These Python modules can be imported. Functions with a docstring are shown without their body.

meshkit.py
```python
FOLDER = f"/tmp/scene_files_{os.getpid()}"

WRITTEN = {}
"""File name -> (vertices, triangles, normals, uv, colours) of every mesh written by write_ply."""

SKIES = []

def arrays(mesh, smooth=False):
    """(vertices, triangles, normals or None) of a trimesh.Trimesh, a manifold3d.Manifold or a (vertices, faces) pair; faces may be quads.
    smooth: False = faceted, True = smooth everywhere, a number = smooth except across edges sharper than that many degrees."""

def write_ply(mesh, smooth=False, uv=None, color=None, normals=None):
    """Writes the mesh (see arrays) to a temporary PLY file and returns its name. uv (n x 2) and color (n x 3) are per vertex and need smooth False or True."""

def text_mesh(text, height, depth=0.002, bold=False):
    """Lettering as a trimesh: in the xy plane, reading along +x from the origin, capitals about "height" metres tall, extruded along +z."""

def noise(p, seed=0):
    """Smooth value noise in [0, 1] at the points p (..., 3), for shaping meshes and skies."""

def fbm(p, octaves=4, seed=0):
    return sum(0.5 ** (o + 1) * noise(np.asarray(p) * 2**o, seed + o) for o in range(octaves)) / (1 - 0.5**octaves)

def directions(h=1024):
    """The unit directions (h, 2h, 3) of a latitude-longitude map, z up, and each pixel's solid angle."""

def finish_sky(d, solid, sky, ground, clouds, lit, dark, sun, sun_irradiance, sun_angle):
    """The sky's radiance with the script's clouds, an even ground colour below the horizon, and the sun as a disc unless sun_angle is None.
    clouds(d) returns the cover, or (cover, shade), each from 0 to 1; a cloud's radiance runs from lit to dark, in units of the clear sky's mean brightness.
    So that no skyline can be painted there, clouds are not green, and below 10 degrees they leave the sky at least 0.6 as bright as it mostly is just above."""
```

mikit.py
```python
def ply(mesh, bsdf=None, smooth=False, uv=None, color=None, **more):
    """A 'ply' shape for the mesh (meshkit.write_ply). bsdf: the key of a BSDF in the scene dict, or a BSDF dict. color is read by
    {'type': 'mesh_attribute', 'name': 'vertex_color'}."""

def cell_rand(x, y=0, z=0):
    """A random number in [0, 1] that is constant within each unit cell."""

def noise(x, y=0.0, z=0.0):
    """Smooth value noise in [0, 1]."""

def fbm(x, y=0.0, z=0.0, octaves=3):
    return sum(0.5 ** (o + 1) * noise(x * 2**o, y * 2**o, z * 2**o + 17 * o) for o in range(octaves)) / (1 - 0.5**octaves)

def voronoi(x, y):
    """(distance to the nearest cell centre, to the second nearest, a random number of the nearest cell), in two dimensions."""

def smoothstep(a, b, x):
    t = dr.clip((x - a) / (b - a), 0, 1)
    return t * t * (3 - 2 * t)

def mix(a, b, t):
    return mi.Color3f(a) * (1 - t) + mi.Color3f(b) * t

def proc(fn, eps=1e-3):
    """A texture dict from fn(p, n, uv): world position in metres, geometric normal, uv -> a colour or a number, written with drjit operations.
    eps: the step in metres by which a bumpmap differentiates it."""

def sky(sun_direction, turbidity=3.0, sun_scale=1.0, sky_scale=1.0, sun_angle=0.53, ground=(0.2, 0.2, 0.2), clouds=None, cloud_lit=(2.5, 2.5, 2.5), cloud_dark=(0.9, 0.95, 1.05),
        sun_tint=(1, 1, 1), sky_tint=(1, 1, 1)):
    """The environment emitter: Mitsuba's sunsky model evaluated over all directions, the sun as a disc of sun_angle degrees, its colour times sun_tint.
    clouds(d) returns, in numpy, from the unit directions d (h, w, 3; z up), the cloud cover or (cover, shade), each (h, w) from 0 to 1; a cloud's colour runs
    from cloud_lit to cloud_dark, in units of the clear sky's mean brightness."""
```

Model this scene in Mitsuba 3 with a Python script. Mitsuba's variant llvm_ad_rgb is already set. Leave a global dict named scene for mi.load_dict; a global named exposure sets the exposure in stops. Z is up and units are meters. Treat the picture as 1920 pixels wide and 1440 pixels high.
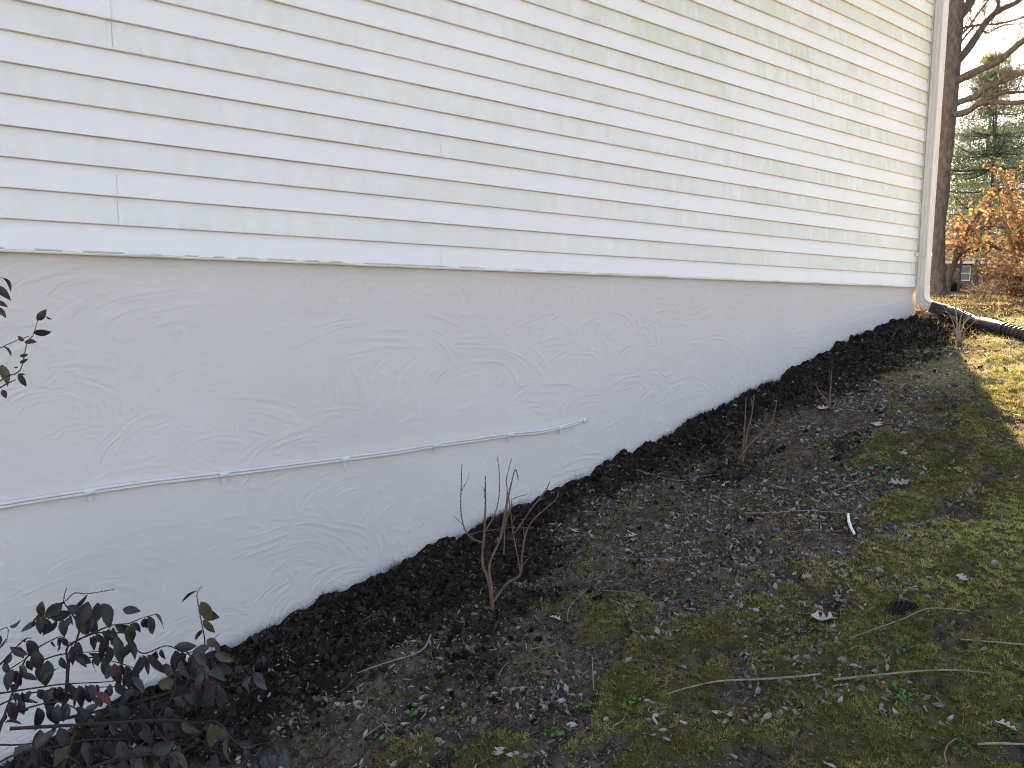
import math, random
import numpy as np, trimesh, drjit as dr, mitsuba as mi, mikit, meshkit
from mikit import proc, noise as dn, fbm as dfbm, smoothstep as ss, mix, voronoi

T = mi.ScalarTransform4f
rng = np.random.default_rng(7)
scene, labels = {}, {}

# ---------------------------------------------------------------- camera, sky, exposure
EYE = np.array([0.0, -3.1279, 1.6])
FOC, YAW, PITCH, ROLL = 1469.93, 0.890009, 0.108644, 0.011789          # focal length in pixels of a 1920 wide picture
F_ = np.array([math.cos(YAW) * math.cos(PITCH), math.sin(YAW) * math.cos(PITCH), -math.sin(PITCH)])
R0 = np.cross(F_, [0, 0, 1]); R0 /= np.linalg.norm(R0)
U0 = np.cross(R0, F_)
R_ = R0 * math.cos(ROLL) + U0 * math.sin(ROLL)
U_ = U0 * math.cos(ROLL) - R0 * math.sin(ROLL)
scene['camera'] = {'type': 'perspective', 'fov': math.degrees(2 * math.atan(960 / FOC)), 'fov_axis': 'x', 'near_clip': 0.05, 'far_clip': 2000.0,
                   'to_world': T().look_at(origin=EYE.tolist(), target=(EYE + F_).tolist(), up=U_.tolist())}
SUN = np.array([0.854, 0.520, math.tan(math.radians(36))])
scene['sky_light'] = mikit.sky(SUN.tolist(), turbidity=3.5, sky_tint=(1.27, 0.94, 0.765), sun_tint=(1.0, 0.93, 0.80), sun_scale=1.6)
exposure = 3.92


def at(u, v, t):
    """The point t metres deep along the line of sight through the photograph's pixel (u, v)."""
    return EYE + t * (F_ + R_ * (u - 960) / FOC - U_ * (v - 720) / FOC)


# ---------------------------------------------------------------- materials
def bsdf(key, d): scene[key] = d


def two(d): return {'type': 'twosided', 'bsdf': d}


def rgb(*c): return {'type': 'rgb', 'value': list(c)}


VC = {'type': 'mesh_attribute', 'name': 'vertex_color'}
bsdf('m_vertex', two({'type': 'diffuse', 'reflectance': VC}))
bsdf('m_moss', {'type': 'principledthin', 'base_color': VC, 'roughness': 0.7, 'diff_trans': 0.9, 'spec_trans': 0.0, 'eta': 1.2})
bsdf('m_thin', {'type': 'principledthin', 'base_color': VC, 'roughness': 0.6, 'diff_trans': 0.7, 'spec_trans': 0.0, 'eta': 1.3})

Z0, EX = 1.7445, 0.1016            # bottom of the siding, height of one course


def siding_color(p, n, uv):
    x, z = p.x, p.z
    e = (z - Z0) / EX
    i = dr.floor(e)
    f = e - i                                                            # 0 at the lip of a course, 1 at its top
    odd = i - 2 * dr.floor(i * 0.5)
    low = dfbm(x * 1.7, z * 2.6, 3.1, 4)
    fine = dfbm(x * 26.0, z * 9.0, 1.0, 3)
    drip = dfbm(x * 60.0, z * 5.0, 9.0, 3)
    grime = ss(0.29, 0.74, low * 0.66 + fine * 0.34) * (0.20 + 0.55 * odd) + 0.20 * odd + 0.10 * ss(0.6, 2.4, z - Z0) + 0.12 * ss(2.5, 6.5, x)
    up = ss(0.0, 2.2, z - Z0) * 0.65 + 0.50 + 0.35 * ss(2.0, 5.0, x)
    g = grime * up
    band = ss(0.42, 0.0, f) * ss(0.50, 0.80, drip) * ss(0.48, 0.72, dfbm(x * 2.3, i * 7.7, 4.0, 3)) * (0.10 + 0.45 * odd)   # specks of mildew above the lips
    streak = dr.exp(-dr.square((x - 5.25 + 0.15 * (dn(z * 1.3, 2.0) - 0.5)) / 0.42)) * ss(0.44, 0.78, dfbm(x * 24.0, z * 7.0, 5.0, 4)) * ss(0.40, 0.62, dfbm(x * 2.0, i * 5.3, 1.0, 2)) * ss(0.3, 2.0, z - Z0)
    top = ss(0.95, 1.0, f) * 0.45 + ss(0.72, 1.0, f) * 0.20 * dn(x * 8, i * 3.3)     # dirt caught under the lap above
    c = mix((0.805, 0.80, 0.80), (0.625, 0.64, 0.525), dr.clip(g * 0.85, 0, 1))
    c = mix(c, (0.38, 0.41, 0.30), dr.clip(band * 0.40, 0, 0.7))
    c = mix(c, (0.47, 0.50, 0.33), dr.clip(streak * 0.50, 0, 0.7))
    c = mix(c, (0.46, 0.39, 0.30), dr.clip(top, 0, 0.8))
    first = ss(0.085, 0.01, e) * ss(0.38, 0.60, dfbm(x * 18.0, z * 40.0, 2.0, 3)) * ss(4.5, 1.0, x)   # algae on the drip edge
    return mix(c, (0.25, 0.30, 0.20), dr.clip(first, 0, 0.65))


bsdf('m_siding', two({'type': 'principled', 'base_color': proc(siding_color), 'roughness': 0.48, 'specular': 0.35}))
bsdf('m_lip', two({'type': 'diffuse', 'reflectance': proc(lambda p, n, uv: mix((0.50, 0.42, 0.32), (0.34, 0.27, 0.19), dfbm(p.x * 5, p.z * 9, 0, 3)))}))


def trowel(p, n, uv):
    x, z = p.x + 0.03 * (dn(p.x * 5, p.z * 5) - 0.5), p.z + 0.03 * (dn(p.x * 5, p.z * 5, 7.0) - 0.5)
    best = mi.Float(0.0); rr = mi.Float(0.0); tt = mi.Float(0.0); kk = mi.Float(0.0); mm = mi.Float(0.0)
    for layer, size in ((0, 0.37), (1, 0.21)):
        ox = 0.37 * layer
        gx, gz = dr.floor((x + ox) / size), dr.floor((z + ox) / size)
        for a in (-1, 0, 1):
            for b in (-1, 0, 1):
                cx, cz = gx + a, gz + b
                r1, r2, r3, r4, r5 = (mikit.cell_rand(cx, cz, 11.0 + 5 * layer + k) for k in range(5))
                px = (cx + 0.1 + 0.8 * r1) * size - ox
                pz = (cz + 0.1 + 0.8 * r2) * size - ox
                R = size * (0.42 + 0.55 * r3)
                dx, dz = (x - px) / (1.5 + 0.9 * r4), z - pz
                r = dr.sqrt(dx * dx + dz * dz) + 1e-5
                win = ss(-0.5, 0.25, dz / r + 0.5 * (r5 - 0.35) + 0.35 * (dx / r) * (r1 - 0.5))
                m = ss(R, R * 0.86, r) * ss(R * 0.10, R * 0.32, r) * win * ss(0.12, 0.3, r5)
                pr = (0.15 + r4 * 0.85) * m
                take = pr > best
                best = dr.select(take, pr, best); rr = dr.select(take, r, rr); tt = dr.select(take, dr.atan2(dz, dx), tt)
                kk = dr.select(take, r5 * 91.0 + r2 * 37.0, kk); mm = dr.select(take, m, mm)
    q = rr * 140.0 + kk * 13.0
    comb = dn(q, tt * 2.2, kk) * 0.65 + dn(q * 2.1, tt * 3.0, kk + 5.0) * 0.35
    comb = ss(0.50, 0.68, comb)
    rough = dfbm(p.x * 22, p.z * 30, 3.0, 3)
    fade = ss(0.26, 0.60, dfbm(p.x * 1.5, p.z * 2.2, 5.5, 3))
    speck = ss(0.74, 0.86, dn(p.x * 55, p.z * 62, 1.0)) * ss(0.5, 0.75, rough)
    return comb * mm * (0.35 + 0.65 * fade) * 0.75 + rough * 0.30 + speck * 0.45


def stucco_color(p, n, uv):
    m = dfbm(p.x * 1.3, p.z * 2.1, 2.0, 4)
    c = mix((0.625, 0.592, 0.564), (0.685, 0.656, 0.632), m)
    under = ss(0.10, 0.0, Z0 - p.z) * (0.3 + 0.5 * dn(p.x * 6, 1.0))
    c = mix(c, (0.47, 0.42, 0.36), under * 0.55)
    return c


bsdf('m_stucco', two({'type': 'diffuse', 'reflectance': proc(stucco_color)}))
bsdf('m_sheath', two({'type': 'diffuse', 'reflectance': rgb(0.16, 0.14, 0.12)}))
bsdf('m_trim', two({'type': 'principled', 'base_color': proc(lambda p, n, uv: mix((0.78, 0.77, 0.73), (0.48, 0.50, 0.40), ss(0.5, 0.75, dfbm(p.x * 9, p.z * 60, p.y * 60, 3)) * 0.8)), 'roughness': 0.5}))
bsdf('m_cable', two({'type': 'principled', 'base_color': proc(lambda p, n, uv: mix((0.68, 0.67, 0.665), (0.60, 0.58, 0.57), dfbm(p.x * 9, p.z * 20, 0, 3))), 'roughness': 0.6}))
bsdf('m_spout', two({'type': 'principled', 'base_color': proc(lambda p, n, uv: mix((0.66, 0.62, 0.565), (0.50, 0.455, 0.39), ss(0.45, 0.8, dfbm(p.x * 30, p.y * 30, p.z * 3.5, 4)) * 0.55)), 'roughness': 0.45}))
bsdf('m_pipe', two({'type': 'principled', 'base_color': proc(lambda p, n, uv: mix((0.022, 0.022, 0.023), (0.10, 0.085, 0.07), ss(0.5, 0.75, dfbm(p.x * 24, p.y * 24, p.z * 24, 3)) * 0.5)), 'roughness': 0.38}))
bsdf('m_stone', two({'type': 'diffuse', 'reflectance': proc(lambda p, n, uv: mix((0.16, 0.10, 0.07), (0.36, 0.27, 0.20), dfbm(p.x * 40, p.y * 40, p.z * 40, 4)))}))
bsdf('m_stem', two({'type': 'diffuse', 'reflectance': proc(lambda p, n, uv: mix((0.085, 0.06, 0.045), (0.22, 0.15, 0.105), dfbm(p.x * 60, p.y * 60, p.z * 22, 3)))}))
bsdf('m_stick', two({'type': 'diffuse', 'reflectance': proc(lambda p, n, uv: mix((0.16, 0.125, 0.095), (0.38, 0.31, 0.24), dfbm(p.x * 45, p.y * 45, p.z * 45, 3)))}))
bsdf('m_shrub_stem', two({'type': 'diffuse', 'reflectance': rgb(0.045, 0.036, 0.036)}))


def bark(p, n, uv):
    a = dr.atan2(p.y - 3.0, p.x - 14.6)
    return mix((0.066, 0.058, 0.052), (0.130, 0.115, 0.102), ss(0.25, 0.8, dfbm(p.x * 34 + p.y * 17, p.y * 34, p.z * 9, 4)))


bsdf('m_bark', {'type': 'bumpmap', 'scale': 0.03, 'arbitrary': proc(lambda p, n, uv: dfbm(p.x * 20 + p.y * 9, p.y * 20, p.z * 4, 3), eps=6e-3), 'bsdf': {'type': 'diffuse', 'reflectance': proc(bark)}})
for k, (a, b) in {'plum': ((0.020, 0.016, 0.020), (0.050, 0.036, 0.044)), 'dusk': ((0.022, 0.026, 0.027), (0.050, 0.054, 0.056)), 'olive': ((0.036, 0.038, 0.016), (0.075, 0.070, 0.030)), 'wine': ((0.050, 0.014, 0.020), (0.085, 0.026, 0.036))}.items():
    bsdf('m_leaf_' + k, two({'type': 'principled', 'base_color': proc(lambda p, n, uv, a=a, b=b: mix(a, b, dfbm(p.x * 45, p.y * 45, p.z * 45, 2))), 'roughness': 0.5, 'specular': 0.3}))


def brick(p, n, uv):
    h = p.x * 0.7 + p.y * 0.7
    r = dr.floor(p.z / 0.075)
    s = h / 0.22 + 0.5 * (r - 2 * dr.floor(r * 0.5))
    m = ss(0.05, 0.08, s - dr.floor(s)) * ss(0.12, 0.2, p.z / 0.075 - r)
    c = mix((0.16, 0.062, 0.042), (0.30, 0.14, 0.10), mikit.cell_rand(dr.floor(s), r, 0))
    return mix((0.32, 0.28, 0.25), c, m)


bsdf('m_brick', two({'type': 'diffuse', 'reflectance': proc(brick)}))
bsdf('m_shingle', two({'type': 'diffuse', 'reflectance': proc(lambda p, n, uv: mix((0.05, 0.05, 0.055), (0.11, 0.105, 0.10), mikit.cell_rand(dr.floor(p.x * 3 + p.y * 2), dr.floor(p.z * 8), 0)))}))
bsdf('m_white', two({'type': 'principled', 'base_color': rgb(0.78, 0.78, 0.76), 'roughness': 0.45}))
bsdf('m_pane', {'type': 'principled', 'base_color': rgb(0.03, 0.035, 0.04), 'roughness': 0.08, 'specular': 0.6})
bsdf('m_dark', two({'type': 'diffuse', 'reflectance': rgb(0.02, 0.02, 0.02)}))


# ---------------------------------------------------------------- scene-graph helpers
def free(key):
    if not any(k == key or k.startswith(key + '__') for k in list(scene) + list(labels)): return key
    i = 1
    while any(k == f'{key}_{i:03d}' or k.startswith(f'{key}_{i:03d}__') for k in list(scene) + list(labels)): i += 1
    return f'{key}_{i:03d}'


_count = {}


def number(base):
    n = _count.get(base, 0); _count[base] = n + 1
    return base if n == 0 else f'{base}_{n:03d}'


def thing(name, label=None, cat=None, group=None, kind=None):
    key = number(name)
    d = {}
    if label: d['label'] = label
    if cat: d['category'] = cat
    if group: d['group'] = group
    if kind: d['kind'] = kind
    labels[key] = d
    return key


def put(key, mesh, mat, smooth=False, color=None, to_world=None, **kw):
    s = mikit.ply(mesh, mat, smooth=smooth, color=color, **kw)
    if to_world is not None: s['to_world'] = T(to_world)
    scene[key] = s
    return key


def part(parent, name, mesh, mat, smooth=False, color=None, label=None, kind=None, to_world=None, **kw):
    key = number(f'{parent}__{name}')
    put(key, mesh, mat, smooth, color, to_world, **kw)
    d = {}
    if label: d['label'] = label
    if kind: d['kind'] = kind
    if d: labels[key] = d
    return key


# ---------------------------------------------------------------- mesh helpers
def grid_faces(a, b, wrap=False):
    i, j = np.meshgrid(np.arange(a - 1), np.arange(b if wrap else b - 1), indexing='ij')
    j2 = (j + 1) % b
    q = np.stack([i * b + j, (i + 1) * b + j, (i + 1) * b + j2, i * b + j2], -1).reshape(-1, 4)
    return np.vstack([q[:, [0, 1, 2]], q[:, [0, 2, 3]]])


def box(x0, x1, y0, y1, z0, z1):
    m = trimesh.creation.box(extents=(x1 - x0, y1 - y0, z1 - z0)); m.apply_translation(((x0 + x1) / 2, (y0 + y1) / 2, (z0 + z1) / 2))
    return np.array(m.vertices), np.array(m.faces)


def join(ms):
    vs, fs, o = [], [], 0
    for v, f in ms:
        f = np.asarray(f)
        if f.shape[1] == 4: f = np.vstack([f[:, [0, 1, 2]], f[:, [0, 2, 3]]])
        vs.append(v); fs.append(f + o); o += len(v)
    return np.vstack(vs), np.vstack(fs)


def smooth_path(pts, step):
    """Catmull-Rom through the points, resampled about every step metres."""
    P = np.asarray(pts, float)
    if len(P) < 3:
        n = max(2, int(np.linalg.norm(P[-1] - P[0]) / step) + 1)
        return P[0] + np.linspace(0, 1, n)[:, None] * (P[-1] - P[0])
    Q = np.vstack([2 * P[0] - P[1], P, 2 * P[-1] - P[-2]])
    out = []
    for i in range(1, len(Q) - 2):
        n = max(1, int(np.linalg.norm(Q[i + 1] - Q[i]) / step))
        t = np.arange(n)[:, None] / n
        a, b, c, d = Q[i - 1], Q[i], Q[i + 1], Q[i + 2]
        out.append(0.5 * (2 * b + (c - a) * t + (2 * a - 5 * b + 4 * c - d) * t**2 + (3 * b - a - 3 * c + d) * t**3))
    out.append(Q[-2:-1])
    return np.vstack(out)


def tube(path, radii, sides=7, caps=True, wob=0.0, seed=0):
    P = np.asarray(path, float); n = len(P)
    r = np.interp(np.linspace(0, 1, n), np.linspace(0, 1, len(np.atleast_1d(radii))), np.atleast_1d(radii)) if np.ndim(radii) else np.full(n, radii)
    tan = np.gradient(P, axis=0); tan /= np.linalg.norm(tan, axis=1, keepdims=True) + 1e-12
    ref = np.array([0.31, 0.17, 0.93]) if abs(tan[0] @ np.array([0.31, 0.17, 0.93])) < 0.9 else np.array([1.0, 0, 0])
    a = np.cross(tan[0], ref); a /= np.linalg.norm(a)
    A = []
    for k in range(n):
        a = a - tan[k] * (a @ tan[k]); a /= np.linalg.norm(a) + 1e-12; A.append(a)
    A = np.array(A); B = np.cross(tan, A)
    th = np.arange(sides) * 2 * np.pi / sides
    V = P[:, None] + r[:, None, None] * (np.cos(th)[None, :, None] * A[:, None] + np.sin(th)[None, :, None] * B[:, None])
    if wob:
        g = meshkit.noise(V.reshape(-1, 3) / (r.max() * 2.2 + 1e-6), seed).reshape(n, sides, 1) - 0.5
        V = V + (V - P[:, None]) * g * wob * 2
    V = V.reshape(-1, 3)
    f = grid_faces(n, sides, wrap=True)[:, ::-1]
    if caps:
        c0, c1 = len(V), len(V) + 1
        V = np.vstack([V, P[:1], P[-1:]])
        j = np.arange(sides)
        f = np.vstack([f, np.stack([np.full(sides, c0), (j + 1) % sides, j], 1), np.stack([np.full(sides, c1), (n - 1) * sides + j, (n - 1) * sides + (j + 1) % sides], 1)])
    return V, f


def lump(r, seed, amp=0.35, sub=2, squash=(1, 1, 1)):
    m = trimesh.creation.icosphere(subdivisions=sub, radius=1.0)
    v = np.array(m.vertices)
    k = 1 + amp * 2 * (meshkit.fbm(v * 1.6 + seed * 7.3, 3, seed) - 0.5)
    return v * k[:, None] * r * np.array(squash), np.array(m.faces)


def scatter(v, f, M, t, col, vary=None):
    """Copies of the small mesh (v, f) under the matrices M (k,3,3) at t (k,3), coloured col (k,3), as one mesh with vertex colours."""
    k, n = len(t), len(v)
    V = (np.einsum('kij,nj->kni', M, v) + t[:, None]).reshape(-1, 3)
    Fc = (np.asarray(f)[None] + (np.arange(k) * n)[:, None, None]).reshape(-1, 3)
    C = np.repeat(col[:, None], n, 1)
    if vary is not None: C = C * vary[None, :, None]
    return (V, Fc), np.clip(C.reshape(-1, 3), 0, 1)


def rots(k, tilt=0.5, rg=rng):
    """k random turns about z after tilts of about tilt radians."""
    a = rg.uniform(0, 2 * np.pi, k); b = rg.normal(0, tilt, k); c = rg.normal(0, tilt, k)
    ca, sa, cb, sb, cc, sc = np.cos(a), np.sin(a), np.cos(b), np.sin(b), np.cos(c), np.sin(c)
    z = np.zeros(k); o = np.ones(k)
    Rz = np.stack([ca, -sa, z, sa, ca, z, z, z, o], 1).reshape(-1, 3, 3)
    Rx = np.stack([o, z, z, z, cb, -sb, z, sb, cb], 1).reshape(-1, 3, 3)
    Ry = np.stack([cc, z, sc, z, o, z, -sc, z, cc], 1).reshape(-1, 3, 3)
    return Rz @ Rx @ Ry


# ---------------------------------------------------------------- the ground
BX = [-30, -8, -4, .342, .779, 1.096, 1.33, 1.72, 2.106, 2.543, 3.129, 3.726, 4.2, 4.849, 5.684, 6.338, 7.028, 9, 14, 40, 72, 220]
BZ = [-1.6, -1.2, -.9, -.05, .075, .15, .228, .30, .395, .485, .61, .712, .875, 1.02, 1.25, 1.385, 1.48, 1.55, 1.72, 2.15, 2.6, 3.0]


def sstep(a, b, x):
    t = np.clip((x - a) / (b - a), 0, 1); return t * t * (3 - 2 * t)


def base(x, y):
    c = np.interp(x, [-2, 0, 4, 7, 9, 14], [.03, .03, 0, -.05, -.05, 0])
    return np.interp(x, BX, BZ) + c * np.clip(-y, 0, 6)


def on_base(u, v):
    d = F_ + R_ * (u - 960) / FOC - U_ * (v - 720) / FOC
    t = np.linspace(.8, 60, 60000); P = EYE + t[:, None] * d
    return P[np.argmax(P[:, 2] < base(P[:, 0], P[:, 1]))]


def p3(x, y, s=1.0, o=0.0): return np.stack([np.asarray(x) * s + o, np.asarray(y) * s - o, np.zeros_like(x) + o], -1)


# patches of moss and of bare soil, where they lie on the slope: (x, y, radius along x, along y, strength)
MOSS = [(*on_base(u, v)[:2], rx, ry, s) for u, v, rx, ry, s in [
    (1700, 1055, .42, .25, 1.2), (1880, 1030, .3, .22, 1.1), (1560, 1075, .22, .16, 1.1), (1160, 1165, .20, .12, 1.0), (1250, 1230, .22, .14, 1.1), (1210, 1300, .2, .15, 1.2), (1330, 1280, .16, .10, 1.2),
    (1380, 1175, .16, .10, .9), (1450, 1240, .2, .1, .9), (1620, 1290, .3, .12, .9), (1480, 1350, .25, .12, 1.0), (1680, 1380, .25, .12, 1.0), (1840, 1330, .2, .12, 1.0), (1860, 1250, .2, .1, .8),
    (1350, 1400, .2, .1, .9), (1100, 1390, .2, .1, .8), (950, 1420, .2, .1, .8), (1780, 900, .35, .18, .9), (1700, 960, .3, .15, .8), (1900, 900, .3, .2, .9), (1640, 860, .3, .16, .5), (1840, 800, .35, .2, .8), (1900, 760, .5, .3, .9), (1890, 690, .5, .3, .7), (1560, 1200, .2, .08, .6), (1560, 1440, .25, .1, .9), (1250, 1410, .2, .1, .8), (1000, 1330, .15, .08, .4), (760, 1420, .15, .1, .5)]]
BARE = [(*on_base(u, v)[:2], rx, ry, s) for u, v, rx, ry, s in [(920, 1160, .35, .18, 1.0), (1380, 890, .35, .16, .8), (1530, 1170, .16, .08, .8), (900, 1240, .3, .14, .7), (820, 1310, .3, .12, .4), (1590, 830, .22, .10, .6)]]


def masks(x, y):
    d = -y
    w1 = meshkit.fbm(p3(x, y, 2.3), 4, 3); w2 = meshkit.fbm(p3(x, y, 7.0), 3, 5)
    soil = sstep(.62, .20, d + .55 * (w1 - .5) + .30 * (w2 - .5) - .24 * sstep(4.2, 5.6, x) - .26 * sstep(3.2, 1.6, x))
    for (cx, cy, rx, ry, s) in BARE: soil = np.maximum(soil, s * sstep(1.25, .35, np.hypot((x - cx) / rx, (y - cy) / ry) + .8 * (w2 - .5)) * .8)
    m = np.zeros_like(np.asarray(x, float))
    for (cx, cy, rx, ry, s) in MOSS: m = np.maximum(m, s * np.exp(-1.1 * (((x - cx) / rx)**2 + ((y - cy) / ry)**2)))
    m = m + .16 * sstep(.7, 1.5, d) + .30 * sstep(1.6, 2.3, d)
    k = meshkit.fbm(p3(x, y, 4.5, 9), 4, 11)
    moss = sstep(.40, .66, m * .75 + (k - .5) * 1.5 + .10 - .16 * sstep(4.3, 5.2, x)) * (1 - soil)
    return soil, moss


def G(x, y, m=None):
    x, y = np.asarray(x, float), np.asarray(y, float)
    soil, moss = masks(x, y) if m is None else m
    near = sstep(14, 6, np.hypot(x - 3, y + 1))
    z = base(x, y)
    z = z + .035 * near * (meshkit.fbm(p3(x, y, 3.1), 3, 21) - .5)
    z = z + near * soil * (.075 * (meshkit.fbm(p3(x, y, 10.0), 3, 22) - .5) + .040 * np.abs(meshkit.noise(p3(x, y, 27.0), 23) - .5))
    z = z + near * .016 * (meshkit.fbm(p3(x, y, 24.0), 2, 24) - .5)
    z = z + near * moss * (.012 + .022 * meshkit.fbm(p3(x, y, 15.0), 2, 25))
    crest = near * sstep(.22, .0, -y) * (y < .3)
    z = z + crest * (.06 * (meshkit.fbm(p3(x, 0 * x, 2.6), 4, 28) - .5) + .060 * (meshkit.fbm(p3(x, 0 * x, 15.0), 3, 29) - .5))
    far = 1 - near
    return z + far * .10 * (meshkit.fbm(p3(x, y, .35), 3, 26) - .5)


def ground_at(u, v):
    d = F_ + R_ * (u - 960) / FOC - U_ * (v - 720) / FOC
    q = on_base(u, v); t0 = (q - EYE) @ F_
    t = np.linspace(t0 - .45, t0 + .45, 900); P = EYE + t[:, None] * d
    k = np.argmax(P[:, 2] < G(P[:, 0], P[:, 1]))
    return P[k] if P[k, 2] < G(P[k, 0], P[k, 1]) + .01 else q


def grow(a, b, far, n):
    """n lines from b outward to far, spaced ever wider, past the even lines that end at b."""
    s = np.linspace(0, 1, n + 1)[1:]
    return b + (far - b) * (np.exp(5 * s) - 1) / (math.exp(5) - 1)


gx = np.concatenate([grow(0, -0.3, -160, 50)[::-1], np.arange(-0.3, 7.6, .017), grow(0, 7.6, 220, 90)])
gy = np.concatenate([grow(0, -3.6, -160, 60)[::-1], np.arange(-3.6, .08, .0175), grow(0, .08, 220, 90)])
XX, YY = np.meshgrid(gx, gy, indexing='ij')
xf, yf = XX.ravel(), YY.ravel()
gm = masks(xf, yf)
gz = G(xf, yf, gm)


def straw_zone(x, y):
    """Where dry straw and thin lawn take over from the dug bed along the wall, past its far end."""
    w = .5 * (meshkit.fbm(p3(x, y, 1.7), 3, 33) - .5)
    return sstep(4.6, 5.6, x + w) * np.maximum(sstep(.62, 1.05, -y + w), sstep(6.7, 7.3, x))


def ground_color(x, y, m):
    soil, moss = m
    a = meshkit.fbm(p3(x, y, 5.0), 4, 31)[:, None]; b = meshkit.noise(p3(x, y, 48.0), 32)[:, None]
    c = (1 - a) * np.array([.045, .036, .030]) + a * np.array([.150, .122, .096])
    c = c * (.35 + 1.2 * b**1.5)
    mc = (1 - b) * np.array([.050, .045, .020]) + b * np.array([.10, .092, .034])
    c = c * (1 - moss[:, None]) + mc * moss[:, None]
    sc = np.array([.020, .0165, .0145]) * (.55 + 1.0 * b)
    c = c * (1 - soil[:, None]) + sc * soil[:, None]
    lawn = (np.maximum(sstep(6.6, 8, np.hypot(x - 1, y + 1)), .6 * straw_zone(x, y)) * (1 - soil))[:, None]
    lc = (1 - a) * np.array([.20, .17, .09]) + a * np.array([.155, .16, .065])
    lc = lc * (1 - .45 * sstep(9, 16, np.hypot(x - 3, y)))[:, None]
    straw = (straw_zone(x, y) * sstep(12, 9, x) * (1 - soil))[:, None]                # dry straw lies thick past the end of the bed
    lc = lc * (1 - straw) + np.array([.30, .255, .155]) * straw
    lawn = np.maximum(lawn, straw)
    return np.clip(c * (1 - lawn) + lc * lawn * (.75 + .5 * b), 0, 1)


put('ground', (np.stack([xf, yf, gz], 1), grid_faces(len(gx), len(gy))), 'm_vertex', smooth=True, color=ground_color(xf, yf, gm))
labels['ground'] = {'label': 'sloping yard of dark soil, moss and leaf litter along the house wall', 'kind': 'structure'}

# ---------------------------------------------------------------- the house
XL, XR, ZT, YB = -5.0, 7.10, 7.6, 9.0
house = thing('house', 'white vinyl sided house on a cream stucco foundation, siding streaked with green mildew', 'house')
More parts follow.
